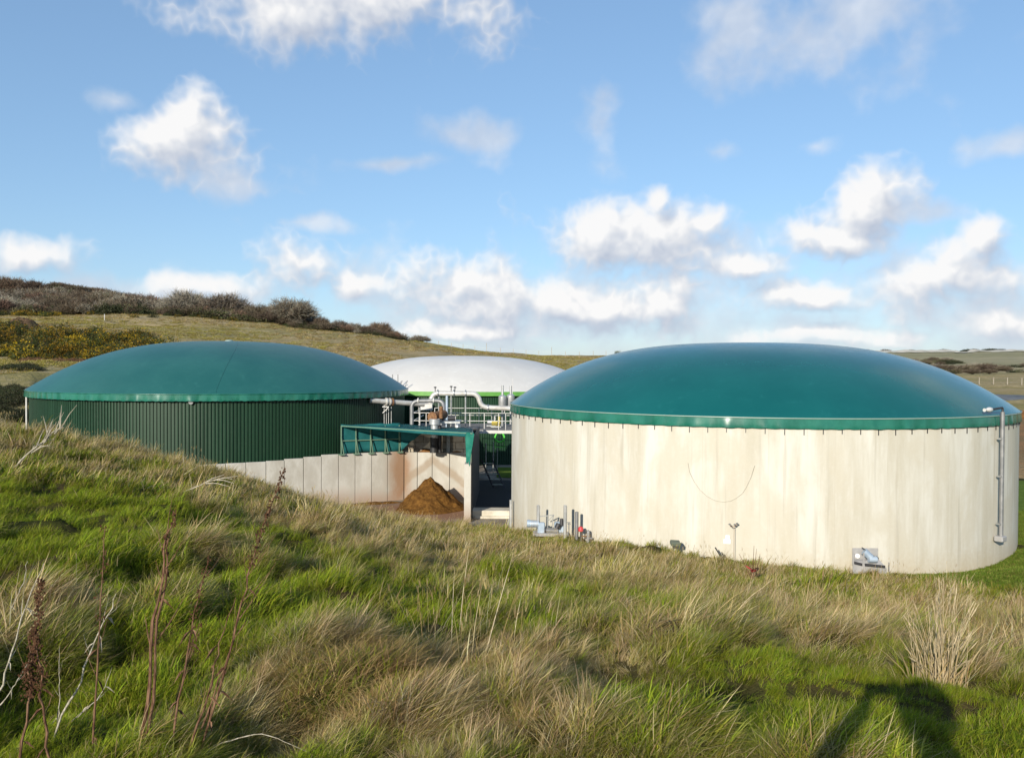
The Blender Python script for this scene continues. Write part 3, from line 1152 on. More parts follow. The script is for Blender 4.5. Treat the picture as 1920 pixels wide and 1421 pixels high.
nrm = Vector((wd.y, -wd.x, 0))            # towards the camera?
if nrm.y > 0:
    nrm = -nrm
ss = [on_wall(px) for px in jx]
WT = []
for i in range(len(jx) - 1):
    s0, s1 = ss[i], ss[i + 1]
    pc = W0 + wd * ((s0 + s1) / 2)
    zt = P((jx[i] + jx[i + 1]) / 2, tops_px[i], pc.y).z
    WT.append(zt)
    jog = .012 * ((i * 7) % 3 - 1)
    loc = wd * ((s0 + s1) / 2) + nrm * jog + Vector((0, 0, (zt - .5) / 2))
    MB().box(loc, (abs(s1 - s0) - .03, .16, zt + .5), rz=math.atan2(wd.y, wd.x)).build('panel', 'panel_concrete', rw, bevel=.012)
MB().box(wd * (ss[-1] / 2) + Vector((0, 0, .3)) - nrm * .11, (ss[-1], .05, 2.2), rz=math.atan2(wd.y, wd.x)).build('joint_backing', 'dark_metal', rw)

RWX0, RWX1 = -2.48, -2.12     # end wall of the bay, seen on edge
BH = P(800, 848, 52.0).z
bw = thing('bay_back_wall', 'back wall of the push bay, rust streaked concrete panels behind the brown heap', 'wall', (W0.x, 52.0, 0))
bx = [757.5, 783, 811, 843.7, 884]
for i in range(4):
    x0, x1 = P(bx[i], 700, 52).x + .015, P(bx[i + 1], 700, 52).x - .015
    x1 = min(x1, RWX0 - .01)
    MB().box(((x0 + x1) / 2 - W0.x, .09 + .01 * (i % 2), BH / 2 - .2), (x1 - x0, .16, BH + .4 - .015 * (i % 2))).build('panel', 'panel_concrete', bw, bevel=.012)
MB().box(((W0.x + RWX0) / 2 - W0.x, .2, BH / 2 - .3), (RWX0 - W0.x, .04, BH)).build('joint_backing', 'dark_metal', bw)
ew = thing('bay_end_wall', 'narrow end of the push bay side wall beside the dark passage', 'wall', ((RWX0 + RWX1) / 2, 44.6, 0))
for i in range(7):
    y0 = i * 1.2
    MB().box((0, y0 + .6, 1.3 - .01 * i), (.34 if i else .36, 1.185, 3.5), 0).build('panel', 'panel_concrete', ew, bevel=.015)
MB().box((.192, 5.6, 2.1), (.02, 10.6, 4.4)).build('shade_sheet', 'rubber', ew)  # added black sheet, paints the shade on the wall's outer face
MB().box((-.02, 10.95, 2.0), (.4, .1, 4.2)).build('shade_sheet', 'rubber', ew)  # added black end piece, the same painted shade carried round
# block wall on the ledge behind, shelf of spill
bl = thing('block_wall', 'wall of big grey concrete blocks under the net roof above the heap', 'wall', (W0.x, 53.0, 0))
r_ = random.Random(2)
for row in range(4):
    zb = BH - .28 + row * .42
    xk = W0.x - .15 - (.5 if row % 2 else 0)
    while xk < RWX0 - .1:
        w = 1.25
        x0, x1 = max(xk, W0.x - .15), min(xk + w, RWX0)
        if x1 - x0 > .15:
            MB().box(((x0 + x1) / 2 - W0.x, r_.uniform(0, .03), zb + .2), (x1 - x0 - .02, .5, .405)).build('block', 'block_concrete', bl, bevel=.02)
        xk += w
MB().box(((RWX0 - W0.x) / 2 - .1, -.35, BH - .75), (RWX0 - W0.x + .2, .9, 1.0)).build('ledge', 'plain_concrete', bl)


def mound(name, c, rx, ry, h, matname, label, cat, n=64, rings=26, power=1.25, seed=1, parent=None, rot=0):
    vs, fs = [(0, 0, h)], []
    for j in range(1, rings + 1):
        q = j / rings
        for i in range(n):
            a = 2 * PI * i / n
            wob = 1 + .18 * (float(vnoise(np.array([math.cos(a) * 1.6 + seed * 9]), np.array([math.sin(a) * 1.6]))[0]) - .5) * 2 * q
            x, y = rx * q * math.cos(a) * wob, ry * q * math.sin(a) * wob
            z = h * (1 - q ** power) + (h * .15 + .03) * (float(fbm(np.array([x * 2.2 + seed]), np.array([y * 2.2]), 4)[0]) - .5) * 2 * min(1, (1 - q) * 6) * min(1, q * 5)
            vs.append((x, y, max(z, -.02)))
    for i in range(n):
        fs.append((0, 1 + i, 1 + (i + 1) % n))
    for j in range(rings - 1):
        for i in range(n):
            a, b = 1 + j * n + i, 1 + j * n + (i + 1) % n
            fs.append((a, a + n, b + n, b))
    o = MB().add(vs, fs).build(name, matname, parent, smooth=True)
    o.location = c
    o.rotation_euler = (0, 0, rot)
    if label:
        tag(o, label, cat)
    return o


hp = P(808, 900, 49.4)
mound('digestate_heap', (hp.x - .02, 49.3, YARD), 2.15, 2.3, 1.78, 'heap', 'cone of brown fibrous muck heaped in the push bay', 'heap', power=.92, seed=3)
mound('muck_spill', (W0.x + 1.25, 52.62, BH - .25), .95, .35, .42, 'spill', 'small brown spill on the ledge left of the black chute', 'heap', 24, 8, 1.3, 5)
mound('muck_spill', (RWX0 - .9, 52.62, BH - .25), .8, .3, .3, 'spill', 'thin brown spill on the ledge right of the black chute', 'heap', 24, 8, 1.3, 6)
mound('muck_trail', (W0.x - 1.6, 50.3, YARD - .02), 2.2, .35, .16, 'heap', 'low brown trail of muck along the foot of the panel wall', 'heap', 32, 8, 1.3, 8, rot=.42)

# ------------------------------------------------------------------ net roof over the bay
RZ = P(640, 797, 50.1).z
nr = thing('net_canopy', 'teal netting roof and side screen over the push bay', 'canopy', (W0.x, W0.y, 0))
s640 = on_wall(640)
FL = W0 + wd * s640
FL.z = P(640, 797, FL.y).z
FR = P(888, 811, 45.6)
BR = P(884, 803, 53.6)
BL = P(740, 794.5, 53.4)


def cloth(a, b, c, d_, nu, nv, sag, seed, th=.015, parent=None, name='net', matname='net', wave=.0):
    """a,b front edge, d,c back edge"""
    vs, fs = [], []
    for j in range(nv + 1):
        for i in range(nu + 1):
            u, v = i / nu, j / nv
            p = (a * (1 - u) + b * u) * (1 - v) + (d_ * (1 - u) + c * u) * v
            n_ = float(fbm(np.array([u * 5 + seed]), np.array([v * 3 + seed]), 3)[0]) - .5
            s = -sag * math.sin(PI * u) * math.sin(PI * v) + wave * n_
            vs.append((p.x - W0.x, p.y - W0.y + wave * .6 * n_, p.z + s))
    for j in range(nv):
        for i in range(nu):
            k = j * (nu + 1) + i
            fs.append((k, k + 1, k + nu + 2, k + nu + 1))
    o = MB().add(vs, fs).build(name, matname, parent, smooth=True)
    so = o.modifiers.new('thickness', 'SOLIDIFY')
    so.thickness = th
    return o


cloth(FL, FR, BR, BL, 28, 12, .10, 2, parent=nr, name='roof_net', matname='net_mesh', wave=.16)
# front hem hangs a little
dn = Vector((0, 0, -.28))
cloth(FL, FR, FR + dn, FL + Vector((0, 0, -.1)), 30, 3, 0, 5, parent=nr, name='front_hem', wave=.06)
# side screen along the panel wall, standing on its top
e1 = W0 + wd * on_wall(752)
zl, zr = P(640, 850, FL.y).z, P(752, 846, e1.y).z
cloth(Vector((FL.x, FL.y, zl)) - nrm * .1, Vector((e1.x, e1.y, zr)) - nrm * .1, Vector((e1.x, e1.y, RZ)) - nrm * .1, Vector((FL.x, FL.y, FL.z)) - nrm * .1, 24, 6, 0, 8, parent=nr, name='side_net', wave=.14)
# curtain gathered in the inner corner
cloth(P(752, 846, 51.4), P(766, 830, 51.4), P(797, 811, 51.6), P(752, 802, 51.4), 8, 8, 0, 9, parent=nr, name='corner_net', wave=.25)
# torn end hanging by the end wall
cloth(P(874, 866, 44.4), P(881, 871, 44.4), P(889, 811, 44.9), P(872, 812, 45.4), 8, 14, 0, 12, parent=nr, name='torn_net', matname='net_torn', wave=.28)
for k, px in enumerate((640, 667.5, 695, 722.5, 749)):
    b_ = W0 + wd * on_wall(px)
    zb = P(px, 850.5 - (px - 640) * .04, b_.y).z
    fr = MB()
    b_ = Vector((b_.x - W0.x, b_.y - W0.y, zb))
    zt = RZ - .1
    fr.bar(b_ + nrm * .02, Vector((b_.x, b_.y, zt)), .06)
    fr.bar(b_ + nrm * .24 + wd * -.10, Vector((b_.x, b_.y, zb + (zt - zb) * .62)) + nrm * .02, .045)
    po = fr.build('frame_post', 'frame_green', nr)
    MB().box(b_ + nrm * .1 + Vector((0, 0, -.04)), (.34, .36, .06), rz=math.atan2(wd.y, wd.x)).build('base_plate', 'frame_green', po)
ra, rb = W0 + wd * on_wall(640), W0 + wd * on_wall(749)
zm = (zl + RZ) / 2 - .1
MB().bar(Vector((ra.x - W0.x, ra.y - W0.y, zm)), Vector((rb.x - W0.x, rb.y - W0.y, zm)), .05).build('mid_rail', 'frame_green', nr)
MB().bar(Vector((FR.x - W0.x - .1, FR.y - W0.y + .1, FR.z - .06)), Vector((FR.x - W0.x - .1, FR.y - W0.y + .1, 2.6)), .07).build('corner_post', 'frame_green', nr)
MB().bar(FL - W0.xyz.to_3d() + Vector((0, 0, -.05)), FR - W0 + Vector((0, 0, -.05)), .05).build('edge_beam', 'frame_green', nr)

# ------------------------------------------------------------------ separator, pipes, walkway
sp0 = P(815, 800, 51.3)
sep = thing('separator', 'galvanised chute with black rubber sleeve dropping muck onto the heap', 'machine', (sp0.x, 51.3, 0))


def rel(px, py, y, o):
    return P(px, py, y) - Vector(o.location)


c0 = Vector((sp0.x, 51.3, 0))
chute = MB()
zt, zm, zb = P(815, 788, 51.3).z, P(813, 821, 51.3).z, P(812, 850, 51.0).z
chute.tube([(0, 0, zt - .05), (0, 0, zm)], .23, 18)
chute.lathe([(.33, 0), (.33, .32), (.30, .34), (.30, 0)], (0, 0, zt - .25), 20)
ch = chute.build('chute', 'steel', sep, smooth=True)
MB().lathe([(.245, 0), (.245, .05)], (0, 0, zm + .25), 18).build('clamp_ring', 'galvanised', ch)
sl = MB()
sl.lathe([(.21, .02), (.25, 0), (.23, -.45), (.26, -.9), (.23, -.9), (.2, -.4)], (-.03, 0, zm + .02), 18)
sl.build('rubber_sleeve', 'rubber', sep, smooth=True)
MB().tube([(.28, .1, zt - .3), (.30, .1, zb + .02)], .12, 10).build('drain_hose', 'rubber', sep, smooth=True)
body = MB()
pz = P(816, 781, 51.8) - c0
body.tube([pz + Vector((-.14, -.25, 0)), pz + Vector((.12, .4, .02)), pz + Vector((.4, 1.3, .06))], [.27, .29, .29], 16)
bo = body.build('press_body', 'rust', sep, smooth=True)
MB().tube([pz + Vector((.36, -.05, -.1)), pz + Vector((.36, -.05, .62))], .12, 10).build('feed_neck', 'rust', sep, smooth=True)
MB().tube([pz + Vector((-.16, -.3, 0)), pz + Vector((-.14, -.22, 0))], .30, 16).build('end_flange', 'rust', bo, smooth=True)
MB().box(pz + Vector((.75, .8, -.35)), (1.5, 1.6, .12)).build('bearer', 'galvanised', sep)
MB().box(pz + Vector((.75, .8, -1.9)), (.2, .2, 3.1)).build('leg', 'galvanised', sep)
MB().tube([pz + Vector((.75, .2, -.12)), pz + Vector((1.2, .25, -.1))], .16, 12).build('gear_motor', 'dark_metal', sep, smooth=True)

# grey slurry pipe arching up to the separator
yp = 53.5
gp = thing('slurry_pipe', 'grey pipe arching from the deck over to the rusty separator', 'pipe', tuple(P(773, 860, yp).xy) + (0,))
path = [rel(772, 975, yp, gp), rel(772, 752, yp, gp), rel(832, 751, yp, gp), rel(832, 790, 52.8, gp)]
path[0].z = 0
MB().tube(arc_path(path, .45, 7), .125, 12).build('pipe', 'pipe_grey', gp, smooth=True)
for px, py in ((784, 749.5), (813, 749.5)):
    c = rel(px, py + 1.5, yp, gp)
    MB().tube([c - Vector((.035, 0, 0)), c + Vector((.035, 0, 0))], .17, 12).build('flange', 'paint_white', gp, smooth=True)
c = rel(832, 770, yp - .2, gp)
MB().tube([c, c - Vector((0, 0, .5))], [.15, .15], 12).build('rusty_collar', 'rust', gp, smooth=True)

# gas main leaving the clad tank
g1 = thing('gas_pipe', 'short straight white gas pipe leaving the shaded side of the ribbed tank', 'pipe', tuple(P(718, 860, 57).xy) + (0,))
a, b = rel(717, 752.5, 55.4, g1), rel(795, 758, 57.0, g1)
MB().tube([a, b], .17, 12).build('pipe', 'pipe_white', g1, smooth=True)
for px in (724, 730, 735):
    c = a + (b - a) * ((px - 717) / 78)
    u = (b - a).normalized()
    MB().tube([c - u * .04, c + u * .04], .26, 12).build('flange', 'rust' if px == 735 else 'pipe_white', g1, smooth=True)
MB().tube([a, a - (b - a).normalized() * .9], .17, 12).build('tank_stub', 'pipe_white', g1, smooth=True)
br = MB()
br.bar(a + Vector((0, 0, -.35)), a + Vector((.42, 0, -.35)), .06)
br.bar(a + Vector((.4, 0, -.38)), a + Vector((.02, 0, -.75)), .05)
br.build('bracket', 'paint_white', g1)
for px in (720, 724, 728, 733):
    c = a + (b - a) * ((px - 717) / 78)
    MB().tube([(c.x, c.y + .1, c.z - .1), (c.x, c.y + .1, 0)], .025, 6).build('conduit', 'galvanised', g1)
c = a + (b - a) * .3
MB().tube([(b.x - .3, b.y, b.z), (b.x - .3, b.y, 0)], .07, 8).build('support_post', 'galvanised', g1)

# control cabinet on the deck
DECK = P(905, 806, 56).z
cab = P(798, 763, 58.5)
cb_ = thing('control_cabinet', 'small white cabinet on legs beside the grey arched pipe', 'cabinet', (cab.x, cab.y, DECK))
MB().box((0, 0, cab.z - DECK), (.95, .5, .42)).build('case', 'paint_white', cb_, bevel=.02)
MB().box((0, -.01, cab.z - DECK + .24), (1.02, .58, .05)).build('lid', 'paint_white', cb_, bevel=.01)
for sx in (-.38, .38):
    MB().bar((sx, 0, cab.z - DECK - .2), (sx, 0, 0), .06).build('leg', 'galvanised', cb_)

# overhead white gas pipe with the S bend
y2 = 58.5
g2 = thing('overhead_gas_pipe', 'bright white gas pipe with an S bend running above the walkway', 'pipe', tuple(P(846, 860, y2).xy) + (DECK,))
path = [rel(806, 765, y2, g2), rel(806, 737.5, y2, g2), rel(897, 738, y2, g2), rel(905, 764, y2, g2), rel(952, 766, y2, g2), rel(975, 767, y2, g2)]
path = [path[0], path[0] + Vector((0, 0, .4)), rel(813, 737.5, y2, g2), rel(896, 738, y2, g2), rel(902, 763.5, y2, g2), rel(972, 766.5, y2, g2)]
MB().tube(arc_path(path, .6, 8), .17, 14).build('pipe', 'pipe_white', g2, smooth=True)
for px, py in ((821, 737), (851, 737), (873, 737.5), (915, 764.5)):
    c = rel(px, py + .4, y2, g2)
    MB().tube([c - Vector((.04, 0, 0)), c + Vector((.04, 0, 0))], .25, 14).build('flange', 'galvanised', g2, smooth=True)
for px, py in ((816, 733), (846, 731.5), (853, 733)):
    c = rel(px, py, y2, g2)
    v = MB()
    v.tube([c + Vector((0, 0, -.05)), c + Vector((0, 0, .22))], .03, 6)
    v.lathe([(.02, .2), (.1, .22), (.1, .27), (.02, .3)], c, 10)
    v.build('valve', 'dark_metal', g2)
for px in (823, 838, 846, 873):
    c = rel(px, 740, y2, g2)
    MB().tube([c, Vector((c.x, c.y, 0))], .05 if px != 838 else .09, 8).build('support_post', 'galvanised' if px != 838 else 'paint_blue', g2, smooth=True)

# walkway
xL, xR = P(771, 790, 56).x, .9
wk = thing('walkway', 'raised steel walkway with white handrails between the tanks', 'walkway', ((xL + xR) / 2, 59.4, 0))
ox, oy = (xL + xR) / 2, 59.4
MB().box((0, 0, DECK - .06), (xR - xL, 6.6, .08)).build('deck', 'deck_grating', wk)
MB().box((0, -3.34, DECK - .13), (xR - xL, .06, .2)).build('fascia_beam', 'paint_white', wk)
for x in (xL + .3, -3.2, .2):
    for y in (56.4, 62.3):
        MB().bar((x - ox, y - oy, 0), (x - ox, y - oy, DECK - .1), .16).build('column', 'dark_metal', wk)
for yrow, pxs in ((56.12, (775, 787, 799, 827, 854, 881, 908, 935, 948)), (62.6, (815, 845, 872, 898, 922, 946))):
    xs_ = [P(px, 790, yrow).x for px in pxs]
    for x in xs_:
        MB().bar((x - ox, yrow - oy, DECK), (x - ox, yrow - oy, DECK + 1.1), .038).build('handrail_post', 'paint_white', wk)
    for h, nm in ((1.1, 'top_rail'), (.58, 'mid_rail')):
        MB().bar((xs_[0] - ox, yrow - oy, DECK + h), (.9 - ox, yrow - oy, DECK + h), .038).build(nm, 'paint_white', wk)
x0 = P(775, 790, 56).x
for h in (1.1, .58):
    MB().bar((x0 - ox, 56.12 - oy, DECK + h), (x0 - ox, 62.6 - oy, DECK + h), .05).build('end_rail', 'paint_white', wk)
# pumps standing on the deck
for k, (px, y, mt_, lab) in enumerate([(930, 58.5, 'paint_yellow', 'small yellow valve set on the walkway by the concrete tank'),
                                       (922, 59.5, 'galvanised', 'galvanised pump on the walkway left of the yellow valve set')]):
    q = P(px, 800, y)
    pu = thing('deck_pump', lab, 'pump', (q.x, y, DECK - .02))
    mm = MB()
    mm.box((0, 0, .06), (.7, .4, .08))
    mm.build('base', 'galvanised', pu)
    MB().tube([(-.3, 0, .3), (.1, 0, .3)], .16, 12).build('motor', mt_, pu, smooth=True)
    MB().tube([(.22, 0, .1), (.22, 0, .75)], .09, 10).build('riser', mt_, pu, smooth=True)
    MB().tube([(.22, 0, .55), (.22, -.3, .55)], .06, 10).build('handwheel', mt_, pu, smooth=True)
q = P(858, 798, 57.2)
dr = MB().lathe([(.001, 0), (.2, 0), (.2, .26), (.16, .32), (.001, .34)], n=16).build('drum', 'galvanised', smooth=True)
dr.location = (q.x, 57.2, DECK - .02)
tag(dr, 'small galvanised drum on the deck beside the teal net roof', 'drum')

# exhaust silencers
for k, (px, yb, yt, ys, y, lab) in enumerate([(942, 768, 740, 722, 60.0, 'left of the two steel exhaust silencers at the walkway end'),
                                              (957.5, 766, 738, 723, 60.4, 'right of the two steel exhaust silencers, half behind the concrete tank')]):
    q = P(px, yb, y)
    si = thing('exhaust_silencer', lab, 'silencer', (q.x, y, DECK - .02), group='exhaust silencers')
    z0, z1, z2 = q.z - DECK + .02, P(px, yt, y).z - DECK, P(px, ys, y).z - DECK
    MB().lathe([(.001, z0), (.2, z0), (.28, z0 + .1), (.28, z1 - .1), (.13, z1), (.1, z1)], n=20).build('body', 'steel', si, smooth=True)
    MB().tube([(0, 0, z1 - .05), (0, 0, z2)], .085, 12).build('stack', 'steel', si, smooth=True)
    MB().tube([(0, 0, 0), (0, 0, z0 + .02)], .07, 8).build('stand', 'galvanised', si, smooth=True)
q = P(961, 710, 61)
ro = MB().tube([(0, 0, 0), (0, 0, q.z - DECK)], .02, 6).build('lightning_rod', 'paint_white')
ro.location = (q.x, 61, DECK)
tag(ro, 'thin white rod standing between the silencers and the concrete tank', 'rod')

# ------------------------------------------------------------------ dark passage under the walkway
pl = MB()
pl.box((0, 0, .12), (2.05, 1.1, .56))
pl.box((.05, -.62, -.05), (1.9, .18, .35))
plo = pl.build('concrete_plinth', 'plain_concrete', bevel=.03)
plo.location = (-1.08, 46.4, 0)
tag(plo, 'low pale concrete plinth closing the dark passage beside the concrete tank', 'plinth')
hr = P(937, 823, 66.5)
ho = thing('hose_reel', 'bright green hose reel on a stand in front of the ribbed wall', 'hose reel', (hr.x, hr.y, 0))
rg = MB()
for k in range(2):
    rg.tube([(math.cos(t) * .36, -.12 + .24 * k, hr.z + .12 + math.sin(t) * .36) for t in np.linspace(0, 2 * PI, 21)], .07, 8, False)
rg.build('reel', 'paint_lime', ho, smooth=True)
fr = MB()
for sx in (-.36, .36):
    fr.bar((sx, 0, hr.z + .1), (sx, 0, hr.z - .62), .05)
fr.bar((-.36, 0, hr.z - .62), (.36, 0, hr.z - .62), .05)
fr.build('frame', 'paint_lime', ho)
MB().bar((-.18, .05, 0), (-.18, .05, hr.z - .6), .05).build('stand', 'galvanised', ho)
for k, px in enumerate((911, 925)):
    a = P(px, 828 if k else 831, 64.0)
    st = MB().tube([(0, 0, 0), (0, 0, a.z)], .045, 8).build('steel_pole', 'galvanised')
    st.location = (a.x, a.y, 0)
    tag(st, ('shorter' if k == 0 else 'taller') + ' of the two slim steel poles under the walkway', 'pole')
# steps down to the passage
sa = P(908, 905, 58.0)
stp = thing('steel_steps', 'dark steel steps leaning in the shaded passage', 'steps', (sa.x, sa.y, 0))
for sx in (0, .75):
    MB().bar((sx + .65, -.7, 0), (sx - .25, .8, 1.75), .1, .05).build('stringer', 'dark_metal', stp)
for k in range(5):
    t = (k + .6) / 5.4
    MB().box((.375 + .65 - .9 * t, -.7 + 1.5 * t, 1.75 * t), (.74, .22, .04)).build('tread', 'galvanised', stp)
lawn2 = MB()
lawn2.add([(-1.1, 62.5, .03), (3, 61.5, .03), (3, 68, .12), (-1.1, 68, .12)], [(0, 1, 2, 3)])
kind(lawn2.build('grass_verge', 'lawn'), 'structure')
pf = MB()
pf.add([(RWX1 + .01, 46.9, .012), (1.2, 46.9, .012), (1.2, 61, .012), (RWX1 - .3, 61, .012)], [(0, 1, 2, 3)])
kind(pf.build('floor_shade_sheet', 'passage_shade'), 'structure')  # added dark sheet that paints the passage's shade over the yard

# ------------------------------------------------------------------ kit at the foot of the concrete tank


def post(px, top, label, w=.075, off=.9, m_='steel'):
    y = tank_front(px, RT, off) if px > 964 else 41.6
    q = P(px, top, y)
    z0 = gz(q.x, q.y)
    o = MB().tube([(0, 0, -.3), (0, 0, q.z - z0 - .015), (0, 0, q.z - z0)], [w, w, w * .8], 14).build('steel_post', m_, smooth=True)
    o.location = (q.x, q.y, z0)
    return tag(o, label, 'post', 'steel posts along the concrete tank')


post(958, 937, 'bright steel post at the left edge of the concrete tank')
post(1009.5, 947, 'bright steel post beside the pale blue pump motor')
post(1060, 947, 'bright steel post at the right end of the pump set')
post(1081.5, 959, 'shorter dull grey post left of the red valve', .075, .6, 'pipe_grey')

yq = tank_front(1030, RT, .75)
pq = P(1030, 1000, yq)
pb_ = gz(pq.x, pq.y)
pump = thing('slurry_pump', 'pale blue electric pump set between two bright steel posts', 'pump', (pq.x, pq.y, pb_))


def pr_(px, py, dy=0.0):
    return P(px, py, yq + dy) - Vector((pq.x, pq.y, pb_))


a, b = pr_(989, 981), pr_(1010, 982)
mo = MB().tube([a, a + (b - a) * .15, b], [.12, .15, .15], 16).build('motor', 'paint_blue', pump, smooth=True)
for k in range(5):
    c = a + (b - a) * (.35 + .13 * k)
    MB().tube([c, c + (b - a) * .04], .165, 16).build('cooling_fin', 'paint_grey', mo, smooth=True)
MB().tube([a - (b - a) * .04, a + (b - a) * .2], .165, 16).build('fan_cover', 'paint_blue', mo, smooth=True)
pbody = MB()
c = pr_(1015, 990)
pbody.box(c, (.32, .3, .5))
pbody.build('gearbox', 'paint_blue', pump, bevel=.05)
MB().tube([pr_(1018, 994), pr_(1046, 995)], .12, 12).build('pump_barrel', 'pipe_grey', pump, smooth=True)
MB().tube([pr_(1021, 994), pr_(1023, 994)], .19, 14).build('flange', 'dark_metal', pump, smooth=True)
MB().box(pr_(1049, 990, .15), (.45, .3, .55)).build('valve_block', 'paint_blue', pump, bevel=.06)
MB().tube([pr_(1053, 985), pr_(1053, 972)], [.1, .07], 10).build('actuator', 'dark_metal', pump, smooth=True)
MB().tube([pr_(1044, 990, -.1), pr_(1048, 982, -.1)], .12, 12).build('coupling', 'dark_metal', pump, smooth=True)
lv = MB()
lv.bar(pr_(1012, 968), pr_(1039, 965), .035)
lv.bar(pr_(1039, 965), pr_(1028, 976), .05, .03)
lv.bar(pr_(1038, 965), pr_(1037, 973), .05, .03)
lv.bar(pr_(1026, 967), pr_(1027, 990), .03)
lv.bar(pr_(1036, 972), pr_(1036, 992), .05, .03)
lv.build('lever_frame', 'galvanised', pump)
MB().box(pr_(1032, 1000), (1.5, .6, .12)).build('base_plate', 'paint_grey', pump)
# steel frame right of the pump
fr = MB()
a0, a1 = pr_(1063, 979), pr_(1070, 979)
fr.bar(a0, a1, .03)
fr.bar(pr_(1064, 982), pr_(1070, 982), .03)
fr.bar(pr_(1066, 979), pr_(1066, 1006), .03)
fr.bar(pr_(1070, 979), pr_(1070, 1006), .03)
fr.build('guard_frame', 'galvanised', pump)

yq2 = tank_front(1090, RT, .5)
q = P(1089, 1003, yq2)
rv = thing('red_valve', 'small red valve at the foot of the concrete tank', 'valve', (q.x, q.y, gz(q.x, q.y)))
zc = P(1089, 992, yq2).z - rv.location.z
MB().tube([(0, 0, -.1), (0, 0, zc)], .04, 8).build('stem', 'dark_metal', rv)
MB().lathe([(.02, -.12), (.1, -.08), (.11, .04), (.06, .11), (.001, .12)], (0, 0, zc), 12).build('head', 'paint_red', rv, smooth=True)
MB().tube([(0, 0, zc - .28), (.3, 0, zc - .3)], .03, 8).build('branch', 'rust', rv)
q = P(1103, 1003, yq2)
sp_ = thing('standpipe', 'short grey capped standpipe right of the red valve', 'pipe', (q.x, q.y, gz(q.x, q.y)))
zc = P(1103, 995, yq2).z - sp_.location.z
MB().tube([(0, 0, -.2), (0, 0, zc - .08), (0, 0, zc), (0, 0, zc + .04)], [.075, .075, .06, .02], 12).build('pipe', 'pipe_grey', sp_, smooth=True)
MB().tube([(0, -.02, zc - .3), (.17, -.02, zc - .32)], .05, 10).build('outlet', 'pipe_grey', sp_, smooth=True)

yf = tank_front(1266, RT, .9)
q = P(1266, 1018, yf)
fl = thing('ground_floodlight', 'dark weathered floodlight standing low against the concrete tank', 'floodlight', (q.x, q.y, gz(q.x, q.y)))
zc = q.z - fl.location.z
fb_ = MB().box((0, 0, zc), (.36, .3, .15), rot=Matrix.Rotation(R_(12), 3, 'X') @ Matrix.Rotation(R_(3), 3, 'Y')).build('housing', 'box_green', fl, bevel=.025)
MB().box((0, .1, zc + .03), (.3, .16, .1)).build('lens', 'dark_metal', fb_)
for sx in (-.08, .08):
    MB().bar((sx, 0, zc - .06), (sx * .9, .02, -.2), .045).build('leg', 'box_green', fl)
MB().box((0, 0, zc - .17), (.2, .12, .07)).build('bracket', 'dark_metal', fl)

yw = tank_front(1376, RT, .35)
q = P(1376, 1045, yw)
wm = thing('wind_gauge', 'thin mast with small cups in front of the concrete tank', 'wind gauge', (q.x, q.y, gz(q.x, q.y)))
zt = P(1376, 986, yw).z - wm.location.z
MB().tube([(0, 0, -.2), (0, 0, zt)], .008, 6).build('mast', 'rust', wm)
am = MB()
am.tube([(0, 0, zt - .02), (-.07, 0, zt - .03), (-.13, 0, zt), (-.16, 0, zt + .06)], .014, 6)
am.tube([(0, 0, zt), (.06, 0, zt + .02), (.1, 0, zt + .07)], .014, 6)
am.build('arms', 'rust', wm)
for x_, z_ in ((-.17, .06), (.11, .09), (.02, .05)):
    MB().lathe([(.005, -.03), (.04, -.015), (.045, .02), (.02, .035)], (x_, 0, zt + z_), 10).build('cup', 'pipe_grey', wm, smooth=True)
for k, (x0, y0, x1, y1) in enumerate([(1341, 1026, 1350, 1041), (1353, 1035, 1356, 1041)]):
    ys_ = tank_front(1345, RT, .7)
    a, b = P(x0, y0, ys_), P(x1, y1, ys_)
    b = b + (b - a) * .7
    st = MB().tube([a - b, Vector((0, 0, 0))], .025, 6).build('leaning_stake', 'dark_metal')
    st.location = b
    tag(st, ('longer' if k == 0 else 'shorter') + ' of two dark stakes leaning by the thin mast', 'stake')
# notice stuck on the wall
ang0 = math.atan2(P(1367, 700, tank_front(1367)).y - RT[1], P(1367, 700, tank_front(1367)).x - RT[0])
zn = P(1367, 1011, tank_front(1367)).z
nt = MB()
for (a0, a1, z0, z1) in ((-.006, .006, -.02, .16), (-.012, .009, -.16, .01)):
    vs = []
    for a in (a0, (a0 + a1) / 2, a1):
        for z in (z0, z1):
            for r in (RT[2] + .006, RT[2] + .02):
                vs.append((r * math.cos(ang0 + a) - RT[2] * math.cos(ang0), r * math.sin(ang0 + a) - RT[2] * math.sin(ang0), z))
    fs = []
    for i in range(2):
        o_ = i * 4
        fs += [(o_, o_ + 4, o_ + 6, o_ + 2), (o_ + 1, o_ + 3, o_ + 7, o_ + 5), (o_, o_ + 1, o_ + 5, o_ + 4), (o_ + 2, o_ + 6, o_ + 7, o_ + 3)]
    fs += [(0, 2, 3, 1), (8, 9, 11, 10)]
    nt.add(vs, fs)
no = nt.build('notice', 'paper')
no.location = (RT[0] + RT[2] * math.cos(ang0), RT[1] + RT[2] * math.sin(ang0), zn)
tag(no, 'small blank white notice on the concrete tank beside the thin mast', 'notice')

# slack cable pinned to the wall
cabpts = [(1290, 868), (1293, 885), (1301, 902), (1312, 918), (1325, 930), (1340, 938), (1355, 941), (1370, 939), (1380, 934), (1392, 925), (1400, 912), (1408, 895), (1415, 873)]
cl = [P(px, py, tank_front(px, RT, .03)) for px, py in cabpts]
q0 = cl[0]
co_ = MB().tube([c - q0 for c in cl], .008, 5).build('cable', 'cable_grey')
co_.location = q0
tag(co_, 'slack thin cable looped across the face of the concrete tank', 'cable')

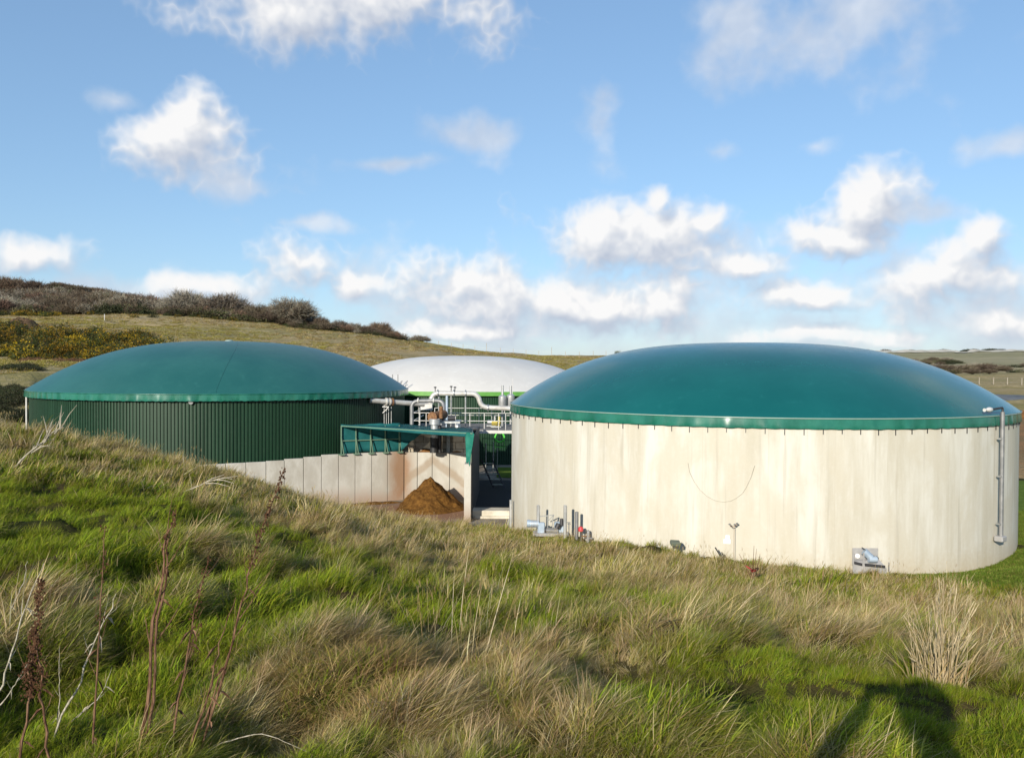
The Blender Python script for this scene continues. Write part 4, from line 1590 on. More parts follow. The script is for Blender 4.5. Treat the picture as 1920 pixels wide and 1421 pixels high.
# agitator drive box at the wall foot
ya = tank_front(1630, RT, .55)
q = P(1632, 1070, ya)
za = gz(q.x, q.y)
ag = thing('agitator_drive', 'grey steel agitator drive with pale blue motor low on the concrete tank', 'machine', (q.x, q.y, za - .02))


def ar(px, py, dy=0.0):
    return P(px, py, ya + dy) - Vector((q.x, q.y, za - .02))


MB().box((ar(1622, 1036, .34) + ar(1622, 1050, .34)) / 2, (.95, .04, .62)).build('wall_plate', 'paint_grey', ag, bevel=.01)
sidep = [ar(1600, 1052), ar(1620, 1058), ar(1660, 1064), ar(1652, 1052), ar(1643, 1048), ar(1620, 1050)]
hm = MB()
o0, o1, o2, o3 = ar(1599, 1054, -.02), ar(1663, 1066, -.02), ar(1648, 1048, .28), ar(1600, 1048, .28)
dv = Vector((0, 0, -.55))
hm.add([o0, o1, o2, o3, o0 + dv, o1 + dv, o2 + dv, o3 + dv], [(0, 1, 2, 3), (0, 4, 5, 1), (1, 5, 6, 2), (3, 7, 4, 0), (2, 6, 7, 3)])
hb = hm.build('housing', 'paint_grey', ag)
for (x0, x1, y0, y1) in ((1602, 1617, 1053.5, 1060), (1622, 1660, 1057.5, 1064)):
    A, B, C, D = ar(x0, y0 - 1.2, -.05), ar(x1, y0 + 2.6, -.05), ar(x1, y1 + 1, -.05), ar(x0, y1 - 2.6, -.05)
    k = Vector((0, .04, 0))
    MB().add([A, B, C, D, A + k, B + k, C + k, D + k], [(0, 3, 2, 1), (4, 5, 6, 7), (0, 1, 5, 4), (2, 3, 7, 6), (1, 2, 6, 5), (3, 0, 4, 7)]).build('opening', 'dark_metal', hb)
for px, y0, y1 in ((1600, 1034, 1075), (1619.5, 1036, 1078), (1667, 1054, 1078)):
    MB().bar(ar(px, y0, -.04), ar(px, y1, -.04), .04).build('corner_post', 'paint_grey', ag)
a, b = ar(1620, 1033, .1), ar(1633, 1045, .05)
MB().tube([a, b], .13, 14).build('motor', 'paint_blue', ag, smooth=True)
MB().tube([b + Vector((-.1, -.02, -.06)), b + Vector((.2, -.02, -.06))], .12, 12).build('gear', 'paint_blue', ag, smooth=True)
MB().bar(ar(1616, 1026, .1), ar(1646, 1047, .06), .03).build('control_rod', 'dark_metal', ag)
MB().tube([ar(1608, 1042, .26), ar(1608, 1042, .3)], .085, 16).build('inspection_cap', 'paint_white', ag, smooth=True)
MB().tube([ar(1642, 1044, .02), ar(1646, 1047, .02)], .05, 10).build('coupling', 'dark_metal', ag, smooth=True)

# ------------------------------------------------------------------ plants: building blocks


def tri_mesh(name, v, f, col=None, matname=None):
    me = bpy.data.meshes.new(name)
    v = np.asarray(v, np.float32)
    f = np.asarray(f, np.int32)
    me.vertices.add(len(v))
    me.vertices.foreach_set('co', v.ravel())
    me.loops.add(f.size)
    me.loops.foreach_set('vertex_index', f.ravel())
    me.polygons.add(len(f))
    me.polygons.foreach_set('loop_start', np.arange(0, f.size, 3, dtype=np.int32))
    me.polygons.foreach_set('loop_total', np.full(len(f), 3, dtype=np.int32))
    me.update(calc_edges=True)
    if col is not None:
        at = me.attributes.new('col', 'FLOAT_COLOR', 'POINT')
        at.data.foreach_set('color', np.c_[col, np.ones(len(col))].astype(np.float32).ravel())
    if matname:
        me.materials.append(M[matname])
    return me


def pick_cols(g, n, palette):
    """palette: list of (weight, rgb); per item colour with a little jitter"""
    w = np.array([p[0] for p in palette], float)
    c = np.array([p[1] for p in palette], float)
    k = g.choice(len(w), n, p=w / w.sum())
    return np.clip(c[k] * (1 + .25 * (g.random((n, 1)) - .5)) * (1 + .1 * (g.random((n, 3)) - .5)), 0, 1)


def blades(g, n, rad, lmin, lmax, wid, lean, lean_sd, head_sd, droop, palette, tip=None, base_sq=1.0):
    """arrays of curved grass blades: verts, tris, colours"""
    r = rad * np.sqrt(g.random(n))
    a = g.random(n) * 2 * PI
    bx, by = r * np.cos(a), r * np.sin(a) * base_sq
    L = lmin + (lmax - lmin) * g.random(n) ** 1.3
    hd = g.normal(0.15, head_sd, n)
    ln = np.clip(g.normal(lean, lean_sd, n), 0.02, 1.45)          # angle from upright at the base
    dp = droop * (.4 + 1.2 * g.random(n))
    w = wid * (.5 + 1.3 * g.random(n) ** 2)
    tw = hd + PI / 2 + g.normal(0, .7, n)
    ts = np.array([0, .38, .72, 1.0])
    pos = np.zeros((n, 4, 3))
    pos[:, 0, 0], pos[:, 0, 1] = bx, by
    for k in range(1, 4):
        an = ln + dp * ts[k]
        s = L * (ts[k] - ts[k - 1])
        pos[:, k, 0] = pos[:, k - 1, 0] + np.sin(an) * np.cos(hd) * s
        pos[:, k, 1] = pos[:, k - 1, 1] + np.sin(an) * np.sin(hd) * s
        pos[:, k, 2] = pos[:, k - 1, 2] + np.cos(an) * s
    side = np.c_[np.cos(tw), np.sin(tw), np.zeros(n)]
    v = np.zeros((n, 7, 3))
    for k, ww in enumerate((.8, 1.0, .7)):
        v[:, 2 * k] = pos[:, k] - side * (w * ww / 2)[:, None]
        v[:, 2 * k + 1] = pos[:, k] + side * (w * ww / 2)[:, None]
    v[:, 6] = pos[:, 3]
    f0 = np.array([(0, 1, 3), (0, 3, 2), (2, 3, 5), (2, 5, 4), (4, 5, 6)])
    f = (f0[None] + (np.arange(n) * 7)[:, None, None]).reshape(-1, 3)
    c = np.repeat(pick_cols(g, n, palette)[:, None], 7, 1)
    if tip is not None:
        c[:, 4:] = c[:, 4:] * .5 + np.array(tip) * .5
    v[:, 0:2, 2] -= .03
    return v.reshape(-1, 3), f, c.reshape(-1, 3)


def join(parts):
    V, F, C, o = [], [], [], 0
    for v, f, c in parts:
        V.append(v)
        F.append(f + o)
        C.append(c)
        o += len(v)
    return np.concatenate(V), np.concatenate(F), np.concatenate(C)


GREEN = [(4, (.190, .245, .016)), (3, (.235, .285, .020)), (2, (.295, .290, .032)), (1, (.105, .160, .014)), (.8, (.34, .28, .11))]
OLIVE = [(3, (.235, .220, .034)), (3, (.29, .245, .05)), (2, (.165, .190, .02)), (2, (.40, .32, .14)), (1, (.48, .39, .20))]
STRAW = [(4, (.46, .345, .165)), (3, (.56, .445, .25)), (2, (.35, .24, .105)), (1, (.22, .19, .05)), (1, (.62, .53, .34))]
TAN = [(3, (.42, .29, .115)), (3, (.52, .37, .17)), (2, (.33, .22, .08)), (2, (.25, .23, .05))]


def proto_collection(name, meshes):
    c = bpy.data.collections.new(name)
    for i, me in enumerate(meshes):
        o = bpy.data.objects.new('%s_%02d' % (name, i), me)
        c.objects.link(o)
    return c


def scatter(name, label, pts, rot, scl, idx, coll):
    """one object of countless plants: points carrying turn, size and kind, filled with the prototypes"""
    n = len(pts)
    me = bpy.data.meshes.new(name)
    me.vertices.add(n)
    me.vertices.foreach_set('co', np.asarray(pts, np.float32).ravel())
    a = me.attributes.new('turn', 'FLOAT_VECTOR', 'POINT')
    a.data.foreach_set('vector', np.asarray(rot, np.float32).ravel())
    a = me.attributes.new('size', 'FLOAT_VECTOR', 'POINT')
    scl = np.asarray(scl, np.float32)
    if scl.ndim == 1:
        scl = np.repeat(scl[:, None], 3, 1)
    a.data.foreach_set('vector', scl.ravel())
    a = me.attributes.new('which', 'INT', 'POINT')
    a.data.foreach_set('value', np.asarray(idx, np.int32))
    o = bpy.data.objects.new(name, me)
    COL.objects.link(o)
    g = bpy.data.node_groups.new(name + '_fill', 'GeometryNodeTree')
    g.interface.new_socket('Geometry', in_out='INPUT', socket_type='NodeSocketGeometry')
    g.interface.new_socket('Geometry', in_out='OUTPUT', socket_type='NodeSocketGeometry')
    N = g.nodes.new
    gi, go = N('NodeGroupInput'), N('NodeGroupOutput')
    ci = N('GeometryNodeCollectionInfo')
    ci.inputs['Collection'].default_value = coll
    ci.inputs['Separate Children'].default_value = True
    ci.inputs['Reset Children'].default_value = True
    iop = N('GeometryNodeInstanceOnPoints')

    def attr(nm, typ):
        nd = N('GeometryNodeInputNamedAttribute')
        nd.data_type = typ
        nd.inputs['Name'].default_value = nm
        return nd.outputs['Attribute']
    e2r = N('FunctionNodeEulerToRotation')
    g.links.new(attr('turn', 'FLOAT_VECTOR'), e2r.inputs[0])
    g.links.new(gi.outputs[0], iop.inputs['Points'])
    g.links.new(ci.outputs[0], iop.inputs['Instance'])
    iop.inputs['Pick Instance'].default_value = True
    g.links.new(attr('which', 'INT'), iop.inputs['Instance Index'])
    g.links.new(e2r.outputs[0], iop.inputs['Rotation'])
    g.links.new(attr('size', 'FLOAT_VECTOR'), iop.inputs['Scale'])
    g.links.new(iop.outputs[0], go.inputs[0])
    md = o.modifiers.new('fill', 'NODES')
    md.node_group = g
    o['kind'] = 'stuff'
    o['label'] = label
    return o


# ------------------------------------------------------------------ bank grass
G = np.random.default_rng(21)
tufts, TK = [], {}


def reg(kindname, parts):
    TK.setdefault(kindname, []).append(len(tufts))
    v, f, c = join(parts)
    tufts.append(tri_mesh('tuft', v, f, c, 'grass_blade'))


for k in range(4):
    reg('short', [blades(G, 95, .13, .07, .20, .0046, .55, .35, .9, .8, GREEN)])
for k in range(4):
    reg('long', [blades(G, 85, .12, .14, .36, .0046, .60, .28, .55, .8, GREEN, (.34, .29, .10)), blades(G, 18, .12, .15, .36, .004, .6, .3, .6, .6, STRAW)])
for k in range(4):
    reg('olive', [blades(G, 85, .14, .10, .30, .0044, .65, .3, .7, .7, OLIVE, (.40, .33, .17))])
for k in range(4):
    reg('straw', [blades(G, 75, .11, .18, .44, .0038, .75, .26, .42, .6, STRAW), blades(G, 26, .12, .10, .24, .0044, .5, .3, .8, .7, OLIVE)])
for k in range(4):
    reg('matted', [blades(G, 100, .17, .10, .32, .0042, 1.15, .25, .95, .3, TAN), blades(G, 22, .15, .06, .18, .0045, .5, .35, 1, .6, GREEN)])
for k in range(3):          # tall flowering stems
    g_ = blades(G, 8, .10, .40, .85, .0032, .25, .14, .8, .25, STRAW)
    hd = g_[0].reshape(-1, 7, 3)[:, 6]
    seeds = []
    for h in hd:
        b = blades(G, 6, .006, .04, .09, .0030, .22, .15, 2.5, .2, STRAW)
        seeds.append((b[0] + h - np.array([0, 0, .06]), b[1], b[2]))
    reg('stems', [g_] + seeds + [blades(G, 20, .1, .15, .35, .005, .5, .3, .8, .6, STRAW)])
for k in range(3):          # coarse far versions
    reg('far_green', [blades(G, 70, .30, .16, .42, .016, .5, .3, .7, .7, GREEN + OLIVE)])
for k in range(3):
    reg('far_straw', [blades(G, 60, .28, .2, .58, .013, .5, .28, .6, .6, STRAW + OLIVE[:2])])
tuft_coll = proto_collection('tuft', tufts)


blobs = []   # (centre, radius, straw +, green -)
for px, py, r, w in [(700, 1340, .75, 1.2), (520, 1330, .45, .8), (900, 1290, .5, 1.0), (470, 1075, 1.0, 1.1), (600, 1330, .5, .9), (820, 1060, 3.0, .5), (1700, 1170, 1.1, 1.0),
                     (1480, 1190, .9, .9), (1000, 1045, 4, .8), (300, 870, 3.5, .9), (120, 835, 3.5, .7), (1330, 1075, 3.5, .5), (860, 1230, .6, .8), (1000, 1400, .3, .7),
                     (180, 1180, .5, .6), (640, 960, 5, .6), (730, 985, 4, .9), (1620, 1110, 3, .5), (1850, 1240, .6, .8), (400, 960, 1.5, .5), (1290, 1270, .5, .4),
                     (120, 1000, 2.4, -1.4), (60, 930, 3.0, -1.3), (250, 1020, 1.5, -1.0), (330, 960, 2.0, -.6), (200, 1100, .9, -.8), (560, 1210, .8, -.7), (1120, 1310, .5, -.6), (1250, 1390, .4, -.5), (1400, 1350, .5, -.5),
                     (100, 1320, .6, -.9), (330, 1350, .5, -.7), (1000, 1110, 1.6, -.9), (870, 1150, 1.0, -.6), (1080, 1020, 5, -.3), (1250, 1040, 4, -.6), (1800, 1390, .5, -.6), (1520, 1330, .5, -.6), (700, 1130, 1.2, -.5), (560, 1080, .8, -.3)]:
    c = ground_hit(px, py)
    blobs.append((c[0], c[1], r, w))


def strawness(x, y):
    s = (fbm(x * .55 + 3, y * .4 + 8, 3) - .5) * 3.2 + (fbm(x * 1.9 + 31, y * 1.5, 2) - .5) * 1.8
    for bx_, by_, r, w in blobs:
        s = s + 1.1 * w * np.exp(-((x - bx_) ** 2 + (y - by_) ** 2) / (r * r))
    return s


def sample_fan(y0, y1, dens, margin=1.12, left=-.62, right=.62):
    a = .5 * (right - left) * margin * (y1 ** 2 - y0 ** 2)
    n = int(a * dens)
    y = np.sqrt(G.random(n) * (y1 ** 2 - y0 ** 2) + y0 ** 2)
    u = (left + (right - left) * G.random(n)) * margin
    return u * y, y


xs_l, ys_l = [], []
for y0, y1, dn_ in ((2.3, 5, 400), (5, 9, 165), (9, 16, 62), (16, 26, 24), (26, 47, 12)):
    x, y = sample_fan(y0, y1, dn_, 1.9 if y1 < 6 else 1.35 if y1 < 10 else 1.15)
    xs_l.append(x)
    ys_l.append(y)
gx, gy = np.concatenate(xs_l), np.concatenate(ys_l)
ok = on_bank(gx, gy) & (lawn_mask(gx, gy) < .45)
for hx, hy, hr in HOLES:
    ok &= np.hypot((gx - hx), (gy - hy)) > hr * .75
gx, gy = gx[ok], gy[ok]
gzv = bank_z(gx, gy)
sn = strawness(gx, gy)
vig = fbm(gx * .9 + 60, gy * .9 + 2, 3)                       # vigour: tussocks
rnd = G.random(len(gx))
idx = np.zeros(len(gx), int)
scl = np.zeros(len(gx))


def choose(mask, kname, s):
    n = mask.sum()
    idx[mask] = G.choice(TK[kname], n)
    scl[mask] = s[mask] if hasattr(s, '__len__') else s


far = gy > 15
t_ = np.clip((gy - 15) / 25, 0, 1)
sv = (.35 + 1.3 * vig) * (.8 + .4 * G.random(len(gx))) * np.interp(gy, [3, 6, 10, 15], [.58, .78, .98, 1.0])
td, tox, toy, tid = tussock(gx, gy, .55)
td2, tox2, toy2, tid2 = tussock(gx + 7, gy, 1.3)
sv = sv * .75 * (.58 + .75 * (.4 + tid) * np.clip(1 - td / .7, 0, 1) + .45 * tid2 * np.clip(1 - td2 / .7, 0, 1))
e = sn - .12 + 1.1 * (rnd - .5) + 1.3 * (tid - .5) + .6 * (tid2 - .5)
choose(e < -.25, 'short', sv * 1.05)
choose((e >= -.25) & (e < .20), 'long', sv * .95)
choose((e >= .20) & (e < .55), 'olive', sv)
choose((e >= .55) & (e < 1.0), 'straw', sv * .95)
choose(e >= 1.0, 'matted', sv * 1.05)
r2 = G.random(len(gx))
choose((r2 < .010) & (sn > -.1) & (gy > 5.5), 'stems', .35 + .3 * G.random(len(gx)))
choose(far & (e < .45) & (r2 > .012), 'far_green', sv * (.75 + .5 * t_))
choose(far & (e >= .45) & (r2 > .012), 'far_straw', sv * (.75 + .5 * t_))
near_tank = (np.hypot(gx - RT[0], gy - RT[1]) < RT[2] + 5.0) & (gx > 2)
choose(far & (r2 < .045) & (sn > .1) & ~near_tank, 'stems', .6 + .5 * G.random(len(gx)))
choose(near_tank & far & (r2 < .5), 'far_green', sv)
sh_ = ground_hit(1690, 1345)
scl *= 1 - .35 * np.exp(-((gx - sh_[0]) ** 2 + (gy - sh_[1]) ** 2) / .55)
bay_front = (gy > 24) & (gx < 3) & (gx > -12)
scl *= np.where(near_tank, .62, 1.0) * np.where(bay_front, .8, 1.0)
# the dry tall fringe in front of the push bay
fx = []
for px, py, r, n in ((760, 985, 2.4, 150), (700, 965, 2.5, 60), (960, 1010, 2.6, 90), (1050, 1025, 2.5, 70), (240, 850, 2.4, 70), (110, 830, 1.8, 60), (620, 950, 1.8, 50), (870, 1220, .35, 10)):
    c = ground_hit(px, py)
    fx.append(np.c_[G.normal(c[0], r * .55, n), G.normal(c[1], r * .55, n)])
fx = np.concatenate(fx)
fx = fx[on_bank(fx[:, 0], fx[:, 1])]
gx, gy = np.r_[gx, fx[:, 0]], np.r_[gy, fx[:, 1]]
gzv = np.r_[gzv, bank_z(fx[:, 0], fx[:, 1])]
idx = np.r_[idx, G.choice(TK['stems'], len(fx))]
scl = np.r_[scl, .5 + .4 * G.random(len(fx))]
td, tox, toy, tid = tussock(gx, gy, .55)
hdg = np.arctan2(.10 + 1.5 * toy + G.normal(0, .45, len(gx)), .75 + 1.5 * tox + G.normal(0, .45, len(gx)))
rot = np.c_[G.normal(0, .14, len(gx)), G.normal(0, .14, len(gx)), hdg]
scatter('meadow_grass', 'rough wind-blown green and straw grass covering the bank', np.c_[gx, gy, gzv], rot, scl, idx, tuft_coll)

# short grass of the lawn
lt_ = []
for k in range(3):
    v, f, c = blades(G, 60, .22, .03, .08, .010, .4, .4, 2.0, .5, [(3, (.12, .18, .022)), (2, (.16, .21, .03)), (1, (.24, .22, .06))])
    lt_.append(tri_mesh('lawn_tuft', v, f, c, 'grass_blade'))
lawn_coll = proto_collection('lawn_tuft', lt_)
lx = G.uniform(11, 30, 26000)
ly = G.uniform(18.5, 46, 26000)
ok = (lawn_mask(lx, ly) > .3) & (np.hypot(lx - RT[0], ly - RT[1]) > RT[2] + .1) & (lx / ly < .68)
lx, ly = lx[ok], ly[ok]
scatter('lawn_grass', 'short bright mown grass right of the concrete tank', np.c_[lx, ly, bank_z(lx, ly, False) + .05], np.c_[np.zeros(len(lx)), np.zeros(len(lx)), G.random(len(lx)) * 6.3],
        .8 + .6 * G.random(len(lx)), G.integers(0, 3, len(lx)), lawn_coll)

# ------------------------------------------------------------------ woody plants


def ribbon_paths(paths, widths, cols, g):
    """thin flat ribbons along polylines (n,k,3), random facing"""
    n, k, _ = paths.shape
    side = g.normal(size=(n, 3))
    d = paths[:, -1] - paths[:, 0]
    side -= d * (np.sum(side * d, 1) / np.maximum(np.sum(d * d, 1), 1e-9))[:, None]
    side /= np.linalg.norm(side, axis=1)[:, None]
    v = np.zeros((n, k, 2, 3))
    for j in range(k):
        w = widths * (1 - .75 * j / (k - 1))
        v[:, j, 0] = paths[:, j] - side * w[:, None] / 2
        v[:, j, 1] = paths[:, j] + side * w[:, None] / 2
    f0 = []
    for j in range(k - 1):
        a = 2 * j
        f0 += [(a, a + 1, a + 3), (a, a + 3, a + 2)]
    f = (np.array(f0)[None] + (np.arange(n) * 2 * k)[:, None, None]).reshape(-1, 3)
    return v.reshape(-1, 3), f, np.repeat(cols, 2 * k, 0)


def bare_crown(seed, n_end=300, n_fine=9, squat=.8, fine_w=.010, pal=None):
    """winter crown of unit size (radius 1, foot at z=0, top near 1.3): limbs fan from the bole, twigs fray the outline"""
    g = np.random.default_rng(seed)
    u = g.normal(size=(n_end, 3))
    u[:, 2] = np.abs(u[:, 2]) * .9 - .12
    u /= np.linalg.norm(u, axis=1)[:, None]
    rr = (.55 + .45 * g.random(n_end) ** .5) * (1 + .22 * (vnoise(u[:, 0] * 2.2 + seed, u[:, 1] * 2.2 + u[:, 2] * 2) - .5) * 2)
    c = np.array([0, 0, .48])
    end = c + u * rr[:, None] * np.array([1, 1, squat])
    st = np.c_[g.normal(0, .05, (n_end, 2)), .18 + .2 * g.random(n_end)]
    mid = (st + end) / 2 + np.c_[u[:, :2] * .10, .10 + .1 * g.random(n_end)]
    ts = np.linspace(0, 1, 5)
    path = np.stack([(1 - t) ** 2 * st + 2 * t * (1 - t) * mid + t * t * end for t in ts], 1) + g.normal(0, .02, (n_end, 5, 3))
    pal = pal or [(3, (.115, .095, .075)), (2, (.16, .14, .115)), (1, (.09, .07, .052))]
    parts = [ribbon_paths(path, .020 + .022 * g.random(n_end), pick_cols(g, n_end, pal), g)]
    k = n_end * n_fine
    src = g.integers(0, n_end, k)
    tt = .45 + .55 * g.random(k)
    s0 = ((1 - tt) ** 2)[:, None] * st[src] + (2 * tt * (1 - tt))[:, None] * mid[src] + (tt ** 2)[:, None] * end[src]
    dv = u[src] * .6 + g.normal(0, .55, (k, 3)) + np.array([0, 0, .25])
    dv /= np.linalg.norm(dv, axis=1)[:, None]
    L = .10 + .2 * g.random(k)
    p2 = np.stack([s0, s0 + dv * (L * .5)[:, None] + g.normal(0, .012, (k, 3)), s0 + dv * L[:, None]], 1)
    parts.append(ribbon_paths(p2, fine_w * (.7 + .6 * g.random(k)), pick_cols(g, k, pal), g))
    return join(parts)


def leafy(seed, n, pal, size, lump=.35, squat=.75, top_pal=None, top_frac=.0):
    """bush of small leaf faces filling a lumpy dome of unit radius"""
    g = np.random.default_rng(seed)
    u = g.normal(size=(n, 3))
    u[:, 2] = np.abs(u[:, 2]) - .15
    u /= np.linalg.norm(u, axis=1)[:, None]
    lm = 1 + lump * (vnoise(u[:, 0] * 2.6 + seed * 3, u[:, 1] * 2.6 + u[:, 2] * 2.1) - .5) * 2 + .2 * (vnoise(u[:, 0] * 6 + seed, u[:, 1] * 6 + u[:, 2] * 5) - .5) * 2
    rr = (.35 + .65 * g.random(n) ** .45) * lm
    p = u * rr[:, None] * np.array([1, 1, squat])
    p[:, 2] = np.maximum(p[:, 2] + .12, -.05)
    c = pick_cols(g, n, pal)
    if top_pal:
        clump = vnoise(p[:, 0] * 3.5 + seed * 5, p[:, 1] * 3.5 + p[:, 2] * 3)
        k = (rr / lm > .72) & (clump + .25 * (p[:, 2] / squat - .4) + .2 * (g.random(n) - .5) > 1 - top_frac)
        c[k] = pick_cols(g, int(k.sum()), top_pal)
    a = g.normal(size=(n, 3))
    a /= np.linalg.norm(a, axis=1)[:, None]
    b = np.cross(a, g.normal(size=(n, 3)))
    b /= np.linalg.norm(b, axis=1)[:, None]
    s = size * (.6 + .8 * g.random(n))
    v = np.stack([p + a * s[:, None], p - a * s[:, None] * .5 + b * s[:, None] * .5, p - a * s[:, None] * .5 - b * s[:, None] * .5], 1)
    return v.reshape(-1, 3), np.arange(3 * n).reshape(-1, 3), np.repeat(c, 3, 0)


DUN = [(3, (.115, .088, .062)), (2, (.155, .125, .092)), (1, (.075, .055, .04))]
GREYT = [(3, (.24, .215, .17)), (2, (.30, .27, .215)), (1, (.15, .132, .105))]
REDT = [(3, (.16, .10, .072)), (2, (.20, .13, .095))]
OLV = [(3, (.095, .098, .038)), (2, (.125, .125, .055)), (1, (.06, .065, .024))]
DARK = [(3, (.030, .038, .014)), (2, (.045, .05, .020)), (1, (.06, .05, .03))]
GORSE = [(4, (.045, .058, .012)), (2, (.065, .075, .018)), (1.5, (.030, .036, .012)), (1, (.10, .07, .03))]
GOLD = [(3, (.30, .19, .008)), (2, (.23, .135, .008)), (1, (.16, .125, .015))]
BRACK = [(3, (.16, .085, .045)), (2, (.21, .12, .065)), (1, (.11, .06, .03))]

scrub = []
for k in range(3):
    scrub.append(tri_mesh('scrub', *bare_crown(100 + k, 170, 9, .8, .022, DUN), 'twig'))
for k in range(2):
    scrub.append(tri_mesh('scrub', *bare_crown(110 + k, 170, 9, .8, .022, GREYT), 'twig'))
scrub.append(tri_mesh('scrub', *bare_crown(115, 170, 9, .8, .022, REDT), 'twig'))
for k in range(3):
    scrub.append(tri_mesh('scrub', *leafy(120 + k, 1500, OLV + DUN[:1], .07), 'leaf'))
for k in range(2):
    scrub.append(tri_mesh('scrub', *leafy(130 + k, 1500, DARK, .07), 'leaf'))
scrub_coll = proto_collection('scrub', scrub)


def hz(x, y):
    return float(hill_z(np.array([x]), np.array([y]))[0])


# the wood along the hillside: a dense band of scrub reaching back over the brow
H = np.random.default_rng(77)
pts, rots, scls, ids = [], [], [], []
for k in range(1500):
    px = H.uniform(-330, 755)
    depth = 66 if px < 300 else np.interp(px, [300, 600, 755], [42, 22, 8])
    y = 233 + depth * H.random() ** 1.1
    if px < 60 and 248 < y < 275 and px > -40 and H.random() < .75:   # a patch of open grass
        continue
    x = (px - CX) / FPX * y
    big = np.interp(px, [-330, 250, 330, 560, 620, 755], [1.0, 1.0, .78, .72, .5, .4])
    h = H.uniform(1.9, 4.1) * big * (.75 + .5 * vnoise(x * .05, y * .05))
    low = y < 238
    kk = H.choice(11, p=[.10, .10, .09, .12, .11, .05, .14, .12, .09, .05, .03]) if not low else H.choice(11, p=[.08, .08, .08, .04, .04, .06, .12, .12, .08, .17, .13])
    pts.append((x, y, hz(x, y) - .3))
    rots.append((0, 0, H.random() * 6.3))
    scls.append((h * H.uniform(.9, 1.5), h * H.uniform(.9, 1.5), h * H.uniform(.85, 1.15)))
    ids.append(kk)
for k in range(420):                      # thinner scrub on the moor behind
    px = H.uniform(-330, 330)
    y = H.uniform(296, 345)
    x = (px - CX) / FPX * y
    h = H.uniform(1.0, 2.4)
    pts.append((x, y, hz(x, y) - .3))
    rots.append((0, 0, H.random() * 6.3))
    scls.append((h * 1.3, h * 1.3, h * .9))
    ids.append(H.choice(11, p=[.18, .16, .14, .04, .04, .12, .05, .05, .05, .10, .07]))
for k in range(230):                      # hedges and copses across the far eastern slope
    band = H.random()
    if band < .6:
        y, px = H.normal(330, 26), H.uniform(1480, 2300)
    elif band < .85:
        y, px = H.uniform(480, 640), H.uniform(1640, 1790)
    else:
        y, px = H.normal(1240, 30), H.uniform(1560, 2300)
    x = (px - CX) / FPX * y
    h = H.uniform(1.3, 2.6) * (2.2 if y > 900 else 1.2 if y > 450 else 1)
    pts.append((x, y, hz(x, y) - .3))
    rots.append((0, 0, H.random() * 6.3))
    scls.append((h * 2.2, h * 1.5, h * .9))
    ids.append(H.choice([0, 1, 2, 3, 8, 9, 10]))
scatter('scrub_wood', 'leafless grey-brown scrub and thicket covering the hillside', pts, rots, scls, ids, scrub_coll)

# gorse thicket and brambles
gor = []
for k in range(4):
    gor.append(tri_mesh('gorse', *leafy(140 + k, 1800, GORSE, .062, .4, .8, GOLD, .28 + .08 * k), 'leaf'))
for k in range(2):
    gor.append(tri_mesh('gorse', *leafy(150 + k, 1500, GORSE + DARK, .062, .4, .8), 'leaf'))
gor.append(tri_mesh('gorse', *leafy(155, 1500, BRACK, .06, .4, .55), 'leaf'))
gor.append(tri_mesh('gorse', *leafy(156, 1600, DARK, .06, .4, .7), 'leaf'))
gorse_coll = proto_collection('gorse', gor)
pts, rots, scls, ids = [], [], [], []


def put_bush(px, y, s, kk, sz=1.0):
    x = (px - CX) / FPX * y
    pts.append((x, y, hz(x, y) - .15))
    rots.append((0, 0, H.random() * 6.3))
    scls.append((s * H.uniform(.9, 1.3), s * H.uniform(.9, 1.3), s * sz * H.uniform(.85, 1.15)))
    ids.append(kk)


for k in range(430):
    px = H.uniform(-340, 330)
    top = np.interp(px, [-340, 0, 60, 100, 130, 180, 250, 290, 330], [156, 154, 146, 140, 150, 148, 151, 142, 130])
    y = H.uniform(119, max(top, 123))
    if H.random() < .10:
        continue
    put_bush(px, y, H.uniform(.8, 2.2), H.choice(6, p=[.22, .20, .18, .16, .14, .10]))
for k in range(70):                       # bracken and bramble at its foot
    put_bush(H.uniform(40, 260), H.uniform(115, 121), H.uniform(.6, 1.1), 6, .8)
for k in range(26):
    put_bush(H.uniform(-200, 110), H.uniform(225, 232), H.uniform(1.0, 1.8), H.choice([1, 2, 3, 4]))
for k in range(12):
    put_bush(H.uniform(100, 560), H.uniform(228, 233), H.uniform(.7, 1.3), H.choice([0, 1, 2, 4, 5]))
for k in range(26):
    put_bush(H.uniform(-40, 38), H.uniform(140, 152), H.uniform(.8, 1.3), 6, .8)
scatter('gorse_thicket', 'yellow-flowering gorse thicket on the slope left of the ribbed tank', pts, rots, scls, ids, gorse_coll)
pts, rots, scls, ids = [], [], [], []
for k in range(170):
    put_bush(H.uniform(-260, 95), H.uniform(66, 77.5), H.uniform(.6, 1.0), 7, .9)
for k in range(70):
    put_bush(H.uniform(-260, 78), H.uniform(95, 103), H.uniform(.7, 1.15), 7, .9)
scatter('bramble_bank', 'dark green bramble covering the steep bank left of the ribbed tank', pts, rots, scls, ids, gorse_coll)

